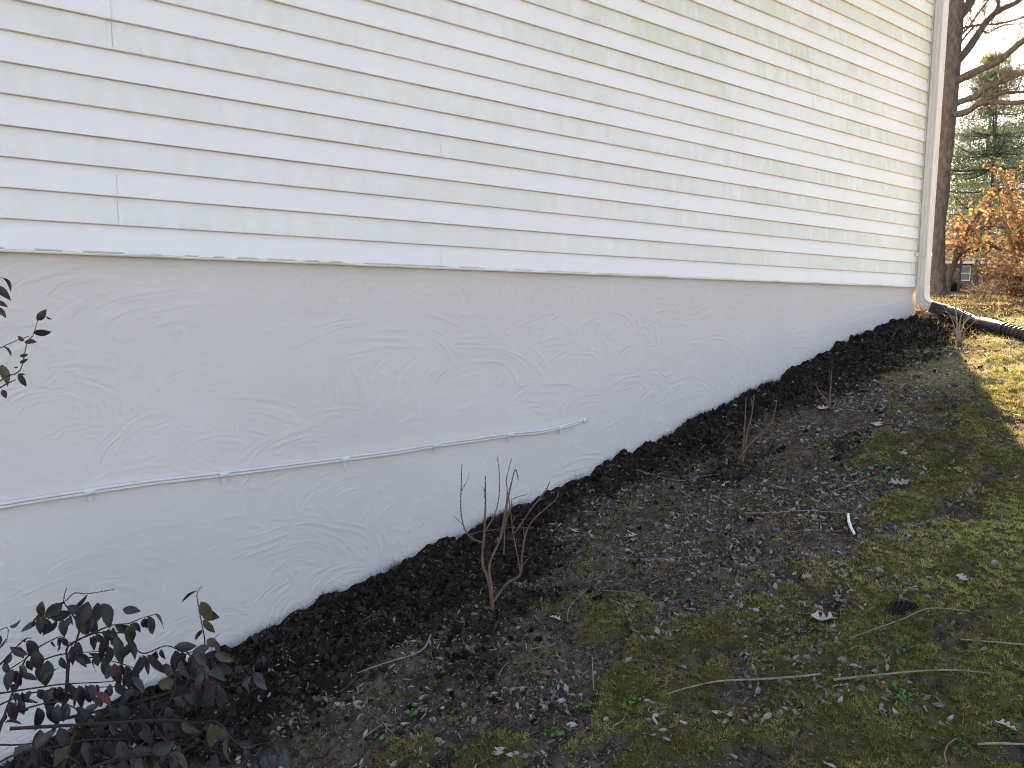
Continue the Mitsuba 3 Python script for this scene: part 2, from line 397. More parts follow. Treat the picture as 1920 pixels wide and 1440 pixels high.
# stucco foundation, its face slightly uneven
fx = np.concatenate([np.arange(XL, .2, .06), np.arange(.2, 2.6, .0042), np.arange(2.6, 4.6, .0062), np.arange(4.6, XR - .002, .0095), [XR]])
fz = np.concatenate([[-1.6, -.8], np.arange(-.2, Z0 + .026, .0046), [Z0 + .03]])
FX, FZ = np.meshgrid(fx, fz, indexing='ij')
relief = np.array(trowel(mi.Point3f(mi.Float(FX.ravel()), mi.Float(0 * FX.ravel()), mi.Float(FZ.ravel())), None, None)).reshape(FX.shape)
fy = .024 - .012 * (meshkit.fbm(np.stack([FX * 1.1, FZ * 1.4, FX * 0], -1), 3, 41) - .5) - .005 * (meshkit.fbm(np.stack([FX * 6, FZ * 6, FX * 0], -1), 2, 42) - .5) - .0023 * relief
fnd_f = grid_faces(len(fx), len(fz))
top = FZ.ravel()[fnd_f].max(1)
fnd_f = fnd_f[top > base(FX.ravel()[fnd_f].mean(1), 0 * top) - .12]        # nothing below the soil
fnd_v = np.stack([FX, fy, FZ], -1).reshape(-1, 3)
used = np.unique(fnd_f); back = np.zeros(len(fnd_v), int); back[used] = np.arange(len(used))
part(house, 'foundation_wall', (fnd_v[used], back[fnd_f]), 'm_stucco', smooth=True, label='cream stucco foundation with swirling trowel marks')
part(house, 'foundation_core', join([box(XL, XR, .045, YB, -1.6, Z0 + .02)]), 'm_stucco')
part(house, 'sheathing', join([box(XL, XR - .02, .026, YB, Z0 + .022, ZT)]), 'm_sheath')
rf = np.array([[XL - .3, -.35, ZT - .1], [XR + .3, -.35, ZT - .1], [XR + .3, YB / 2, ZT + 3], [XL - .3, YB / 2, ZT + 3], [XR + .3, YB + .35, ZT - .1], [XL - .3, YB + .35, ZT - .1]])
rfv = np.vstack([rf, rf + [0, 0, .22]])
part(house, 'roof', trimesh.convex.convex_hull(rfv), 'm_shingle')
part(house, 'starter_strip', join([tube([[XL, .003, Z0 - .0045], [XR - .09, .003, Z0 - .0045]], .0042, 6), box(XL, XR - .09, .002, .024, Z0 - .009, Z0 - .006)]), 'm_trim', label='white drip edge under the siding, green with algae')
part(house, 'side_wall', box(XR - .019, XR - .003, .091, YB, Z0 - .01, ZT), 'm_white')
part(house, 'corner_post', join([box(XR - .085, XR + .006, -.004, .09, Z0 - .01, ZT)]), 'm_siding')


def panel(x0, x1, e0, n, rg):
    """One vinyl panel of n clapboard courses, course e0 the lowest, between x0 and x1: a folded sheet with a real lip under each course."""
    prof, lip = [], []
    for k in range(n):
        z = Z0 + EX * (e0 + k)
        prof += [(.0155, z + .0002), (.0018, z), (.0003, z + .0009), (.0, z + .0025), (.0052, z + EX * .45), (.0118, z + EX - .0004)]
    prof = np.array(prof + [(.0125, Z0 + EX * (e0 + n) + .022)])
    m = max(2, int((x1 - x0) / .22) + 1)
    xs = np.linspace(x0, x1, m)
    ph = rg.uniform(0, 50)
    V = np.zeros((m, len(prof), 3))
    wy = .0016 * (meshkit.noise(np.stack([xs * 1.4 + ph, xs * 0, xs * 0], -1), 51) - .5) + rg.uniform(-.0006, .0006)
    wz = .0030 * (meshkit.noise(np.stack([xs * .8 + ph, xs * 0 + 3, xs * 0], -1), 52) - .5)
    V[:, :, 0] = xs[:, None]
    V[:, :, 1] = prof[None, :, 0] + wy[:, None] * np.linspace(1, .3, len(prof))[None]
    V[:, :, 2] = prof[None, :, 1] + wz[:, None]
    f = grid_faces(m, len(prof))
    return V.reshape(-1, 3), f


PL = 3.683
row_seam = {0: 2.095, 1: .70, 2: 3.80, 3: 2.093, 4: .705, 5: 3.82, 6: 3.0, 7: 6.06, 8: 5.30, 9: 4.69, 10: 6.13, 11: 3.3, 12: 1.6, 13: 5.2}
n_rows = int((ZT - Z0) / EX / 2)
rg = np.random.default_rng(5)
panels = []
for r in range(n_rows):
    e0, n = (0, 1) if r == 0 else (2 * r - 1, 2)
    s = row_seam.get(r, rg.uniform(0, PL))
    s0 = s - PL * math.ceil((s - XL) / PL)
    cuts = [XL] + [c for c in np.arange(s0, XR, PL) if XL + .2 < c < XR - .2] + [XR - .088]
    for a, b in zip(cuts[:-1], cuts[1:]):
        v, f = panel(a + .0011, b - .0011, e0, n, rg)
        if b < XR - .1:                                    # the hidden end that laps under the next panel
            v2, f2 = panel(b - .03, b + .03, e0, n, np.random.default_rng(1)); v2[:, 1] += .0024; v, f = join([(v, f), (v2, f2)])
        part(house, 'siding_panel', (v, f), 'm_siding', smooth=40)

# ---------------------------------------------------------------- downspout, elbow, drain pipe
def rect_tube(path, up, w, h, flute=.004):
    """A fluted rectangular downspout section swept along the path; w along the direction 'up' x tangent."""
    prof = []
    for (a, b) in (((-1, -1), (1, -1)), ((1, -1), (1, 1)), ((1, 1), (-1, 1)), ((-1, 1), (-1, -1))):
        a, b = np.array(a, float), np.array(b, float)
        n = np.array([b[1] - a[1], a[0] - b[0]]) / 2
        for k, s in ((.06, 0), (.20, 0), (.26, 1), (.36, 1), (.42, 0), (.58, 0), (.64, 1), (.74, 1), (.80, 0), (.94, 0)):
            q = a + (b - a) * k
            prof.append(q * np.array([w / 2, h / 2]) - n * s * flute)
    prof = np.array(prof)
    P = np.asarray(path, float)
    tan = np.gradient(P, axis=0); tan /= np.linalg.norm(tan, axis=1, keepdims=True)
    A = np.asarray(up, float)[None] - tan * (tan @ np.asarray(up, float))[:, None]; A /= np.linalg.norm(A, axis=1, keepdims=True)
    B = np.cross(tan, A)
    V = (P[:, None] + prof[None, :, :1] * A[:, None] + prof[None, :, 1:] * B[:, None]).reshape(-1, 3)
    return V, grid_faces(len(P), len(prof), wrap=True)


DX, DY = 7.058, -.046
spout = thing('downspout', 'cream fluted metal downspout running down the house corner into a black drain', 'downspout')
part(spout, 'pipe', rect_tube([[DX, DY, z] for z in np.arange(1.72, ZT + .3, .2)], [1, 0, 0], .100, .072), 'm_spout', smooth=30)
ang = np.linspace(0, math.radians(72), 10)
RB = .105
epath = [[DX, DY, 1.76], [DX, DY, 1.70]] + [[DX + .0 * math.sin(a), DY - RB * (1 - math.cos(a)), 1.68 - RB * math.sin(a)] for a in ang]
last = np.array(epath[-1]); dirn = np.array([0, -math.sin(ang[-1]), -math.cos(ang[-1])])
epath.append((last + dirn * .06).tolist())
el = rect_tube(smooth_path(epath, .012), [1, 0, 0], .106, .078, .003)
part(spout, 'elbow', el, 'm_spout', smooth=30)
part(spout, 'seam_ring', rect_tube([[DX, DY, 1.70], [DX, DY, 1.712]], [1, 0, 0], .110, .082, .003), 'm_spout', smooth=30)
for z in (2.0, 4.6):
    part(spout, 'strap', join([box(DX - .052, DX + .052, DY - .0375, DY - .0365, z, z + .035), box(DX - .053, DX - .051, DY - .037, -.004, z, z + .035), box(DX + .051, DX + .053, DY - .037, -.004, z, z + .035), box(DX - .085, DX - .052, -.006, -.004, z, z + .035)]), 'm_spout')

drain = thing('drain_pipe', 'black corrugated drain pipe leading from the downspout elbow across the grass', 'pipe')
end = np.array(epath[-1])
g0 = end + dirn * .03
def lay(u, v, h):
    q = ground_at(u, v); return np.array([q[0], q[1], float(G(q[0], q[1])) + h])


p1, p2, p3_ = lay(1795, 605, .075), lay(1838, 619, .050), lay(1880, 628, .045)
p4 = p3_ + (p3_ - p2) * 1.4; p5 = p4 + (p4 - p3_) * 1.5 + np.array([-.1, 0, 0])
for q, h in ((p4, .04), (p5, .04)): q[2] = float(G(q[0], q[1])) + h


def corrugated(path, r, pitch=.016, depth=.006):
    P = smooth_path(path, .004)
    s = np.concatenate([[0], np.cumsum(np.linalg.norm(np.diff(P, axis=0), axis=1))])
    return tube(P, r - depth / 2 + depth * np.clip(1.6 * np.sin(2 * np.pi * s / pitch) / 2, -.5, .5), 18)


part(drain, 'adapter', rect_tube(smooth_path([end - dirn * .035, g0, g0 + np.array([0, -.06, -.012])], .02), [1, 0, 0], .122, .092, .0), 'm_pipe', smooth=40)
part(drain, 'corrugated_section', corrugated([g0 + np.array([0, -.05, -.01]), p1, p2], .041, .034, .017), 'm_pipe', smooth=50)
cp = smooth_path([p2 + (p1 - p2) * .12, (p2 + p3_) / 2, p3_ + (p4 - p3_) * .06], .01)
part(drain, 'coupling', tube(cp, [.042, .051, .053, .053, .050, .042], 18), 'm_pipe', smooth=40, label='smooth bulging black coupling between the two corrugated lengths')
part(drain, 'corrugated_section', corrugated([p3_, p4, p5], .048, .042, .022), 'm_pipe', smooth=50)
for i, (u, v, s) in enumerate(((1727, 590, .05), (1742, 592, .04), (1735, 598, .032), (1752, 600, .03))):
    q = ground_at(u, v); q[1] = min(q[1], -.06)
    k = thing('stone', ['brown clod of stone right under the downspout elbow', 'pale stone beside the brown clod below the elbow', 'small stone in front of the clods at the downspout foot', 'small stone under the start of the black drain pipe'][i], 'stone', 'stones at the downspout foot')
    lv, lf = lump(s, i + 3, .3, 2, (1.2, 1, .75))
    put(k, (lv + [q[0], q[1], float(G(q[0], q[1])) + s * .35], lf), 'm_stone', smooth=True)

# ---------------------------------------------------------------- painted cables clipped along the foundation
def on_wall(u, v, y=0.0):
    d = F_ + R_ * (u - 960) / FOC - U_ * (v - 720) / FOC
    return EYE + d * (y - EYE[1]) / d[1]


cab = thing('cable_pair', 'two parallel painted cables clipped along the stucco foundation, running off to the left', 'cable')
line = [(-420, 1026), (-200, 988), (0, 949), (168, 922), (290, 904), (420, 889), (540, 874), (648, 860), (740, 848), (817, 835), (890, 825), (957, 815), (1010, 810), (1052, 801), (1080, 793), (1094, 787)]
W = [on_wall(u, v, .008) for u, v in line]
for s, nm in ((-1, 'lower'), (1, 'upper')):
    pts = [q + np.array([0, .002 * (s < 0), s * .0062]) for q in W]
    pts[-1] = W[-1] + np.array([.004, .016, s * .004])
    part(cab, 'cable', tube(smooth_path(pts, .03), .0062, 10), 'm_cable', smooth=50)
for u, v in ((168, 922), (420, 889), (648, 860), (817, 835), (957, 815), (1052, 801)):
    q = on_wall(u, v, .008)
    cl = tube([q + [-.017, -.001, -.003], q + [-.012, -.001, -.002], q + [.012, -.001, .002], q + [.017, -.001, .003]], [.009, .0118, .0118, .009], 12)
    cl[0][:, 2] = q[2] + (cl[0][:, 2] - q[2]) * 1.1
    nl = tube([q + [0, .012, -.034], q + [0, .004, -.034]], .006, 8)
    part(cab, 'clip', join([cl, box(q[0] - .006, q[0] + .006, q[1] + .002, q[1] + .02, q[2] - .034, q[2] - .008), nl]), 'm_cable', smooth=40)
pb = on_wall(1096, 788, .02)
lv, lf = lump(.016, 4, .4, 2, (1, .5, 1))
part(cab, 'sealant', (lv + pb, lf), 'm_cable', smooth=True)

# ---------------------------------------------------------------- sticks, canes and cut shrubs
def ground_path(pts, lift=.004):
    out = []
    for u, v in pts:
        q = ground_at(u, v); q = np.array([q[0], q[1], float(G(q[0], q[1])) + lift]); out.append(q)
    return np.array(out)


def stick(label, pts, r0, r1, lift=.006, mat='m_stick', wob=.35):
    k = thing('fallen_twig', label, 'twig', 'twigs lying on the mossy slope')
    r0, r1 = r0 * .76, r1 * .76
    P = ground_path(pts, lift)
    L = np.linalg.norm(np.diff(P, axis=0), axis=1).sum()
    Q = smooth_path(P, max(.012, L / 40))
    put(k, tube(Q, np.linspace(r0, r1, 5), 6, wob=wob, seed=len(k)), mat, smooth=50)


stick('long pale twig lying across the moss, the left half of a broken branch', [(1250, 1308), (1290, 1296), (1350, 1284), (1430, 1280), (1500, 1275), (1538, 1271)], .0028, .0052, .012)
stick('long pale twig tapering away to the right, other half of the broken branch', [(1562, 1281), (1620, 1275), (1680, 1269), (1745, 1264), (1800, 1264), (1858, 1270)], .0055, .0022, .012)
stick('pale stick reaching in from the frame edge above the broken branch', [(1800, 1206), (1850, 1210), (1900, 1214), (1990, 1222)], .0038, .0046, .012)
stick('short pale stick at the lower corner of the mossy slope', [(1832, 1404), (1870, 1402), (1940, 1405), (2000, 1412)], .0036, .0042, .012)
stick('curled bent twig standing in the moss near the lower frame edge', [(1773, 1440), (1770, 1425), (1778, 1405), (1792, 1396)], .0022, .0018, .016)
stick('crooked broken twig with a pale snapped end on bare soil', [(668, 1270), (700, 1258), (740, 1245), (775, 1234), (797, 1220), (807, 1198)], .0030, .0048, .014)
stick('thin dark twig lying below the crooked broken twig', [(590, 1322), (640, 1300), (672, 1272), (690, 1262)], .0018, .0026, .01, 'm_stem')
stick('straight upright dry stalk standing in the moss', [(1113, 1305), (1112, 1284), (1111, 1262), (1110, 1240)], .0026, .0020, .02)
stick('short twig leaning at the foot of the upright dry stalk', [(1114, 1303), (1128, 1306), (1140, 1308)], .0016, .0012)
stick('forked twig lying above the right mossy rise', [(1395, 967), (1450, 966), (1500, 962), (1560, 965), (1610, 970), (1650, 976)], .0036, .0020, .012)
stick('thin twig pointing down from the forked twig', [(1453, 966), (1455, 984), (1462, 996)], .0018, .0012)
stick('straight grey twig slanting beside weeds on the slope', [(1560, 925), (1590, 915), (1620, 906), (1642, 897)], .0028, .0018, .01)
stick('second thin grey twig slanting above its neighbour', [(1585, 915), (1605, 905), (1625, 896)], .0018, .0013, .01)
stick('thin reddish twig lying in the loose soil by the middle shrub', [(1195, 884), (1240, 898), (1282, 905), (1310, 897), (1350, 892)], .0024, .0018, .01)
stick('short twig propped up on the dark soil bank', [(1352, 837), (1360, 828), (1366, 821)], .0018, .0012, .015)
stick('bent twig bowed over the leaves right of the cut shrub', [(1064, 1170), (1066, 1150), (1080, 1130), (1100, 1112)], .0022, .0018, .014)
stick('pale straight twig on dark soil left of the cut shrub', [(1155, 1050), (1190, 1052), (1240, 1052), (1290, 1048), (1330, 1044)], .0018, .0012, .01)
stick('thin curved twig on the leaves above the right moss', [(1130, 1112), (1180, 1115), (1215, 1124), (1235, 1140), (1240, 1155)], .0020, .0014, .01)
stick('short stub of twig in the leaves below the cut shrub', [(995, 1222), (1020, 1217), (1042, 1212)], .0024, .0020, .01)
stick('twig standing at a slant among the leaves', [(935, 1276), (943, 1262), (952, 1253)], .0020, .0014, .02)
stick('arched twig over the pine cone', [(1592, 1208), (1640, 1190), (1690, 1172), (1740, 1152), (1800, 1155), (1820, 1158)], .0018, .0024, .02)
stick('thin twig by the corner shrub in the far shade', [(1590, 690), (1640, 688), (1690, 693)], .003, .002, .01)
stick('thin pale twig low on the soil bank near the middle shrub', [(1290, 820), (1310, 828), (1338, 838)], .0022, .0015, .01)
stick('dark twig lying at the lower left by the purple shrub', [(680, 1390), (700, 1375), (720, 1362)], .0024, .0016, .01)
stick('short twig crossing at the lower left below the bare soil', [(716, 1360), (726, 1372), (737, 1382)], .0020, .0016, .012)
stick('long thin twig at the middle right pointing at the white strip', [(1480, 1002), (1520, 998), (1570, 1000), (1590, 995)], .0018, .0012, .01)
stick('leaning twig on the leaf litter in the lower middle', [(1150, 1368), (1165, 1360), (1175, 1345)], .0022, .0016, .012)

k = thing('plastic_strip', 'curved white plastic strip lying on the mossy slope', 'plastic strip')
P = smooth_path(ground_path([(1590, 970), (1591, 982), (1595, 995), (1601, 1006)], .014), .006)
sv = tube(P, .006, 8); put(k, sv, 'm_white', smooth=40)


def cane(root, pts, r0, r1, parent, mat='m_stem', seed=0, name='stem'):
    Q = smooth_path(pts, .012)
    part(parent, name, tube(Q, np.linspace(r0, r1, 6), 6, wob=.28, seed=seed), mat, smooth=50)
    return Q


def cut_shrub(label, stems, t0, r, mat='m_stem', spread=.12, group='bare shrubs cut back along the wall'):
    """Stems traced as (depth offset at the tip, pixels from the root up); the root stands on the ground."""
    k = thing('bare_shrub', label, 'shrub', group)
    for i, (dz, pts, ra, rb) in enumerate(stems):
        q0 = ground_at(*stems[0][1][0]); t = (q0 - EYE) @ F_
        n = len(pts)
        P = [at(u, v, t + dz * j / max(1, n - 1)) for j, (u, v) in enumerate(pts)]
        if i == 0: P[0] = np.array([P[0][0], P[0][1], float(G(P[0][0], P[0][1])) - .02])
        Q = cane(None, P, ra, rb, k, mat, i)
        tq = np.random.default_rng(i + 31)
        for _ in range(2 if ra > .003 else 0):
            j = int(tq.uniform(.35, .9) * (len(Q) - 2)); d = (Q[j + 1] - Q[j]) / np.linalg.norm(Q[j + 1] - Q[j]) + tq.normal(0, .55, 3); d /= np.linalg.norm(d)
            L = tq.uniform(.03, .10); e = Q[j] + d * L
            cane(None, [Q[j], Q[j] + d * L * .5 + tq.normal(0, .005, 3), e + tq.normal(0, .008, 3)], .0016, .0008, k, mat, j, 'twig')
    return k


cut_shrub('tall bare shrub of thin cut stems rising from dark soil before the wall', [
    (.10, [(925, 1148), (921, 1115), (913, 1080), (905, 1060), (905, 1030), (908, 1000), (910, 950), (910, 893)], .0085, .0022),
    (.12, [(924, 1140), (922, 1105), (917, 1070), (921, 1048), (934, 1020), (944, 990), (950, 950), (957, 915), (966, 880), (972, 899)], .0065, .0022),
    (-.10, [(924, 1130), (950, 1095), (975, 1078), (979, 1040), (986, 1000), (1000, 975), (1025, 952), (1043, 936), (1047, 923)], .0055, .0020),
    (.15, [(908, 1018), (890, 1012), (876, 1000), (869, 985), (864, 955), (865, 900), (866, 870)], .0032, .0018),
    (.20, [(911, 993), (925, 970), (934, 942), (937, 905), (935, 875), (932, 855)], .0030, .0016),
    (.05, [(938, 1008), (945, 970), (950, 940), (951, 915), (949, 900), (954, 880), (959, 860)], .0035, .0016),
    (-.12, [(976, 1075), (970, 1040), (962, 1000), (958, 965), (953, 925)], .0038, .0020),
    (-.06, [(945, 1040), (946, 1010), (947, 985), (958, 950), (960, 935)], .0032, .0018),
    (.10, [(965, 1000), (985, 970), (1003, 945), (1020, 925), (1031, 903)], .0034, .0020),
    (.02, [(1003, 945), (1012, 938), (1021, 934)], .0018, .0012),
    (.02, [(963, 935), (972, 931), (989, 927)], .0018, .0012),
    (.06, [(880, 1003), (900, 997), (935, 992), (965, 989), (1000, 990)], .0016, .0012)], 0, 0)
cut_shrub('bare shrub stub with three straight stems on the soil bank, mid slope', [
    (.06, [(1390, 868), (1396, 845), (1400, 815), (1409, 780), (1414, 740)], .0075, .0028),
    (.04, [(1389, 862), (1393, 840), (1396, 800), (1399, 745)], .0055, .0028),
    (-.08, [(1388, 858), (1405, 835), (1425, 815), (1445, 795), (1452, 775), (1457, 750)], .0070, .0022),
    (-.05, [(1388, 862), (1380, 850), (1366, 833)], .0035, .0018)], 0, 0)
cut_shrub('small bare shrub stub with two thin stems near the top of the shaded slope', [
    (.05, [(1557, 768), (1556, 745), (1558, 720), (1559, 697)], .0065, .0026),
    (.03, [(1556, 764), (1548, 748), (1536, 734), (1531, 724)], .0055, .0028),
    (.03, [(1562, 768), (1566, 755), (1568, 745)], .0045, .0030),
    (.02, [(1566, 768), (1573, 758)], .0035, .0028)], 0, 0)
sh = cut_shrub('pale bare shrub of many thin stems in front of the black drain pipe', [
    (.05, [(1797, 642), (1795, 620), (1794, 600), (1792, 575), (1795, 550)], .0085, .0030),
    (.10, [(1800, 642), (1802, 620), (1812, 600), (1828, 580), (1835, 572)], .0070, .0025),
    (.05, [(1798, 640), (1799, 610), (1803, 590), (1811, 575), (1822, 550)], .0065, .0025),
    (-.05, [(1796, 640), (1790, 615), (1783, 595), (1772, 580), (1768, 570)], .0055, .0025),
    (-.05, [(1803, 640), (1808, 622), (1820, 610), (1832, 598)], .0050, .0022),
    (.0, [(1799, 620), (1790, 600), (1778, 588), (1765, 582)], .0040, .0020),
    (.05, [(1805, 610), (1816, 598), (1832, 590), (1846, 576)], .0040, .0020),
    (.0, [(1795, 600), (1786, 592), (1774, 598)], .0030, .0018),
    (.0, [(1794, 632), (1788, 622), (1780, 618)], .0035, .0020)], 0, 0, mat='m_stick')

# ---------------------------------------------------------------- the purple-leaved shrub
def leaf_mesh(seed, width=.46, fold=.25, curl=.3):
    """A pointed oval leaf one unit long along +x, folded along its midrib, drooping at the tip."""
    r = np.random.default_rng(seed)
    s = np.linspace(0, 1, 8); w = width * .5 * np.sin(np.pi * s**.85)**.75 * (1 - .25 * s**3); w[0] = .02; w[-1] = .004
    V = []
    ph = r.uniform(0, 6)
    for a, b in zip(s, w):
        dz = -curl * a**2 * .6
        for q in (-1, -.5, 0, .5, 1):
            V.append((a, q * b, dz + abs(q) * b * fold + .02 * math.sin(5 * a + ph + q * 2)))
    return np.array(V), grid_faces(8, 5)


LEAVES = [leaf_mesh(i, w, fo, c) for i, (w, fo, c) in enumerate(((.50, .25, .3), (.44, .5, .5), (.58, .15, .2), (.48, .7, .4), (.54, -.1, .6)))]
LEAFP = {(i, m): mikit.ply(LEAVES[i], 'm_leaf_' + m, smooth=True) for i in range(len(LEAVES)) for m in ('plum', 'dusk', 'olive', 'wine')}
shrub = thing('purple_leaf_shrub', 'evergreen shrub with drooping dark purple and green leaves in front of the foundation', 'shrub')
lr = np.random.default_rng(17)
n_leaf = [0]
more = []


def place_leaf(p, d, size, mat=None, roll=None):
    """A leaf of the shrub growing from p along the direction d."""
    d = np.asarray(d, float); d /= np.linalg.norm(d)
    n = np.array([0, -1.0, .45]) + lr.normal(0, .55, 3); n = n - d * (n @ d); n /= np.linalg.norm(n)   # blades turn to the open side, away from the wall
    b = np.cross(n, d)
    a = lr.normal(0, .45)
    b, n = b * math.cos(a) + n * math.sin(a), n * math.cos(a) - b * math.sin(a)
    M = np.eye(4); M[:3, 0], M[:3, 1], M[:3, 2], M[:3, 3] = d * size, b * size, n * size, p
    m = mat or lr.choice(['plum', 'dusk', 'olive', 'wine'], p=[.45, .44, .09, .02])
    li = int(lr.integers(len(LEAVES)))
    if n_leaf[0] >= 298:
        v = LEAVES[li][0]; more.append((v @ M[:3, :3].T + M[:3, 3], LEAVES[li][1])); return
    key = number(shrub + '__leaf')
    scene[key] = {**LEAFP[(li, str(m))], 'to_world': T(M.tolist())}
    n_leaf[0] += 1


def shrub_stem(pts, t0, t1, r0, r1, leaves=0, size=.05, droop=.9, start=.15, mats=None):
    n = len(pts)
    P = [at(u, v, t0 + (t1 - t0) * j / (n - 1)) + (lr.normal(0, .009, 3) if 0 < j < n - 1 else 0) for j, (u, v) in enumerate(pts)]
    Q = smooth_path(P, .012)
    part(shrub, 'stem', tube(Q, np.linspace(r0, r1, 6), 5, wob=.2, seed=n), 'm_shrub_stem', smooth=50)
    leaves = int(leaves * 1.3)
    for i in range(leaves):
        s = start + (1 - start) * (i + lr.uniform(.1, .9)) / leaves
        k = min(len(Q) - 2, int(s * (len(Q) - 1)))
        tan = Q[k + 1] - Q[k]; tan /= np.linalg.norm(tan)
        side = np.cross(tan, F_); side /= np.linalg.norm(side)
        d = tan * .5 + side * (1 if i % 2 else -1) * lr.uniform(.5, 1.1) + lr.normal(0, .35, 3) + np.array([0, 0, -droop * lr.uniform(.6, 2.2)])
        place_leaf(Q[k] + d / np.linalg.norm(d) * .006, d, size * lr.uniform(.55, 1.15), None if mats is None else str(lr.choice(mats)))
    return Q


trunk_px = [(-160, 1700), (-60, 1560), (40, 1450), (95, 1380), (118, 1320), (128, 1247)]
shrub_stem(trunk_px, 1.95, 2.05, .008, .0045, 6, .055)
shrub_stem([(128, 1247), (143, 1207), (147, 1180), (133, 1153), (123, 1123), (125, 1102)], 2.05, 2.05, .0035, .0012, 5, .05)
shrub_stem([(123, 1127), (140, 1120), (167, 1113), (195, 1106), (212, 1106)], 2.05, 2.0, .0016, .0008)
shrub_stem([(110, 1350), (250, 1310), (330, 1290), (372, 1260), (383, 1223), (380, 1193), (375, 1147), (375, 1113), (379, 1100)], 2.05, 1.95, .0045, .0010, 11, .052)
shrub_stem([(128, 1247), (143, 1203), (170, 1188), (200, 1183), (227, 1203), (267, 1223), (300, 1222), (327, 1213), (345, 1216)], 2.05, 1.92, .0032, .0012, 13, .055, 1.2)
shrub_stem([(165, 1190), (207, 1180), (235, 1171), (260, 1163), (290, 1152)], 2.02, 2.1, .0024, .0010, 9, .05, 1.1)
shrub_stem([(20, 1366), (100, 1360), (200, 1357), (290, 1357), (373, 1355)], 1.9, 1.9, .0045, .0030, 10, .055)
shrub_stem([(280, 1357), (297, 1345), (313, 1297), (327, 1253), (340, 1227), (362, 1222)], 1.92, 1.9, .0030, .0012, 10, .055)
shrub_stem([(-10, 1400), (7, 1347), (20, 1287), (43, 1247), (67, 1220), (100, 1203), (122, 1196)], 1.9, 2.1, .0035, .0012, 12, .048)
shrub_stem([(60, 1175), (78, 1162), (97, 1157), (140, 1157), (185, 1152)], 2.1, 2.05, .0022, .0010, 9, .05)
shrub_stem([(97, 1157), (80, 1165), (70, 1150), (78, 1138)], 2.1, 2.1, .0015, .0010, 3, .042, mats=['olive', 'dusk'])
shrub_stem([(143, 1370), (150, 1400), (153, 1427), (155, 1470)], 1.85, 1.8, .0022, .0012, 6, .055)
shrub_stem([(287, 1370), (286, 1400), (278, 1430), (260, 1460)], 1.85, 1.8, .0022, .0012, 8, .055)
shrub_stem([(373, 1355), (420, 1370), (460, 1385), (520, 1390)], 1.9, 1.75, .0030, .0012, 9, .055, 1.2)
shrub_stem([(345, 1216), (370, 1240), (400, 1265), (425, 1290)], 1.92, 1.85, .0022, .0010, 8, .052, 1.2)
shrub_stem([(425, 1290), (462, 1262), (475, 1225), (492, 1216)], 1.85, 1.82, .0016, .0008, 6, .046, .9)
shrub_stem([(400, 1265), (405, 1205), (412, 1188)], 1.9, 1.9, .0016, .0008, 4, .046, .6, mats=['olive', 'dusk', 'plum'])
shrub_stem([(0, 1300), (60, 1290), (130, 1285), (200, 1275), (260, 1262)], 2.0, 2.0, .0026, .0010, 15, .052)
shrub_stem([(40, 1330), (110, 1325), (170, 1322), (240, 1312)], 1.95, 1.95, .0024, .0010, 14, .052)
shrub_stem([(-20, 1440), (40, 1415), (100, 1400), (170, 1392), (240, 1385)], 1.85, 1.85, .0028, .0012, 13, .055)
shrub_stem([(170, 1440), (230, 1425), (290, 1410), (350, 1405)], 1.8, 1.78, .0024, .0010, 9, .055)
shrub_stem([(380, 1440), (440, 1425), (500, 1405), (560, 1400)], 1.75, 1.7, .0022, .0010, 8, .05)
shrub_stem([(150, 1240), (190, 1235), (230, 1245), (262, 1262)], 2.05, 2.05, .0020, .0010, 9, .052, 1.2)
shrub_stem([(10, 1260), (40, 1235), (70, 1215)], 2.0, 2.0, .0020, .0008, 6, .048)
shrub_stem([(-30, 1200), (5, 1195), (12, 1205)], 2.0, 2.0, .0015, .0008, 3, .045)
for u, v, t, dx, dz, sz, m in ((80, 1127, 2.1, -.1, -1, .05, 'olive'), (165, 1128, 2.04, -.3, -1, .075, 'dusk'), (190, 1132, 2.03, .3, -1, .080, 'dusk'), (183, 1130, 2.06, .0, -1, .055, 'dusk'), (230, 1143, 2.05, 1, .1, .045, 'plum'), (377, 1128, 1.95, .5, -1, .056, 'olive'), (381, 1162, 1.95, .6, -.9, .042, 'olive'), (240, 1172, 2.05, .1, -1, .06, 'olive'),
                               (278, 1155, 2.1, .4, -1, .05, 'wine'), (290, 1150, 2.1, .5, -.8, .05, 'plum'), (120, 1127, 2.05, -.8, -.5, .04, 'plum'), (67, 1222, 2.0, .05, -1, .06, 'olive'), (203, 1212, 2.0, .05, -1, .055, 'dusk'), (212, 1216, 2.0, .5, -1, .055, 'dusk'), (262, 1230, 1.95, -.2, -1, .07, 'dusk'), (283, 1228, 1.94, .15, -1, .07, 'dusk'), (370, 1352, 1.9, -.1, -1, .05, 'plum')):
    place_leaf(at(u, v, t), R_ * dx + np.array([0, 0, 1.0]) * dz + F_ * lr.normal(0, .2), sz, m, lr.uniform(-1.2, 1.2) + 1.2)
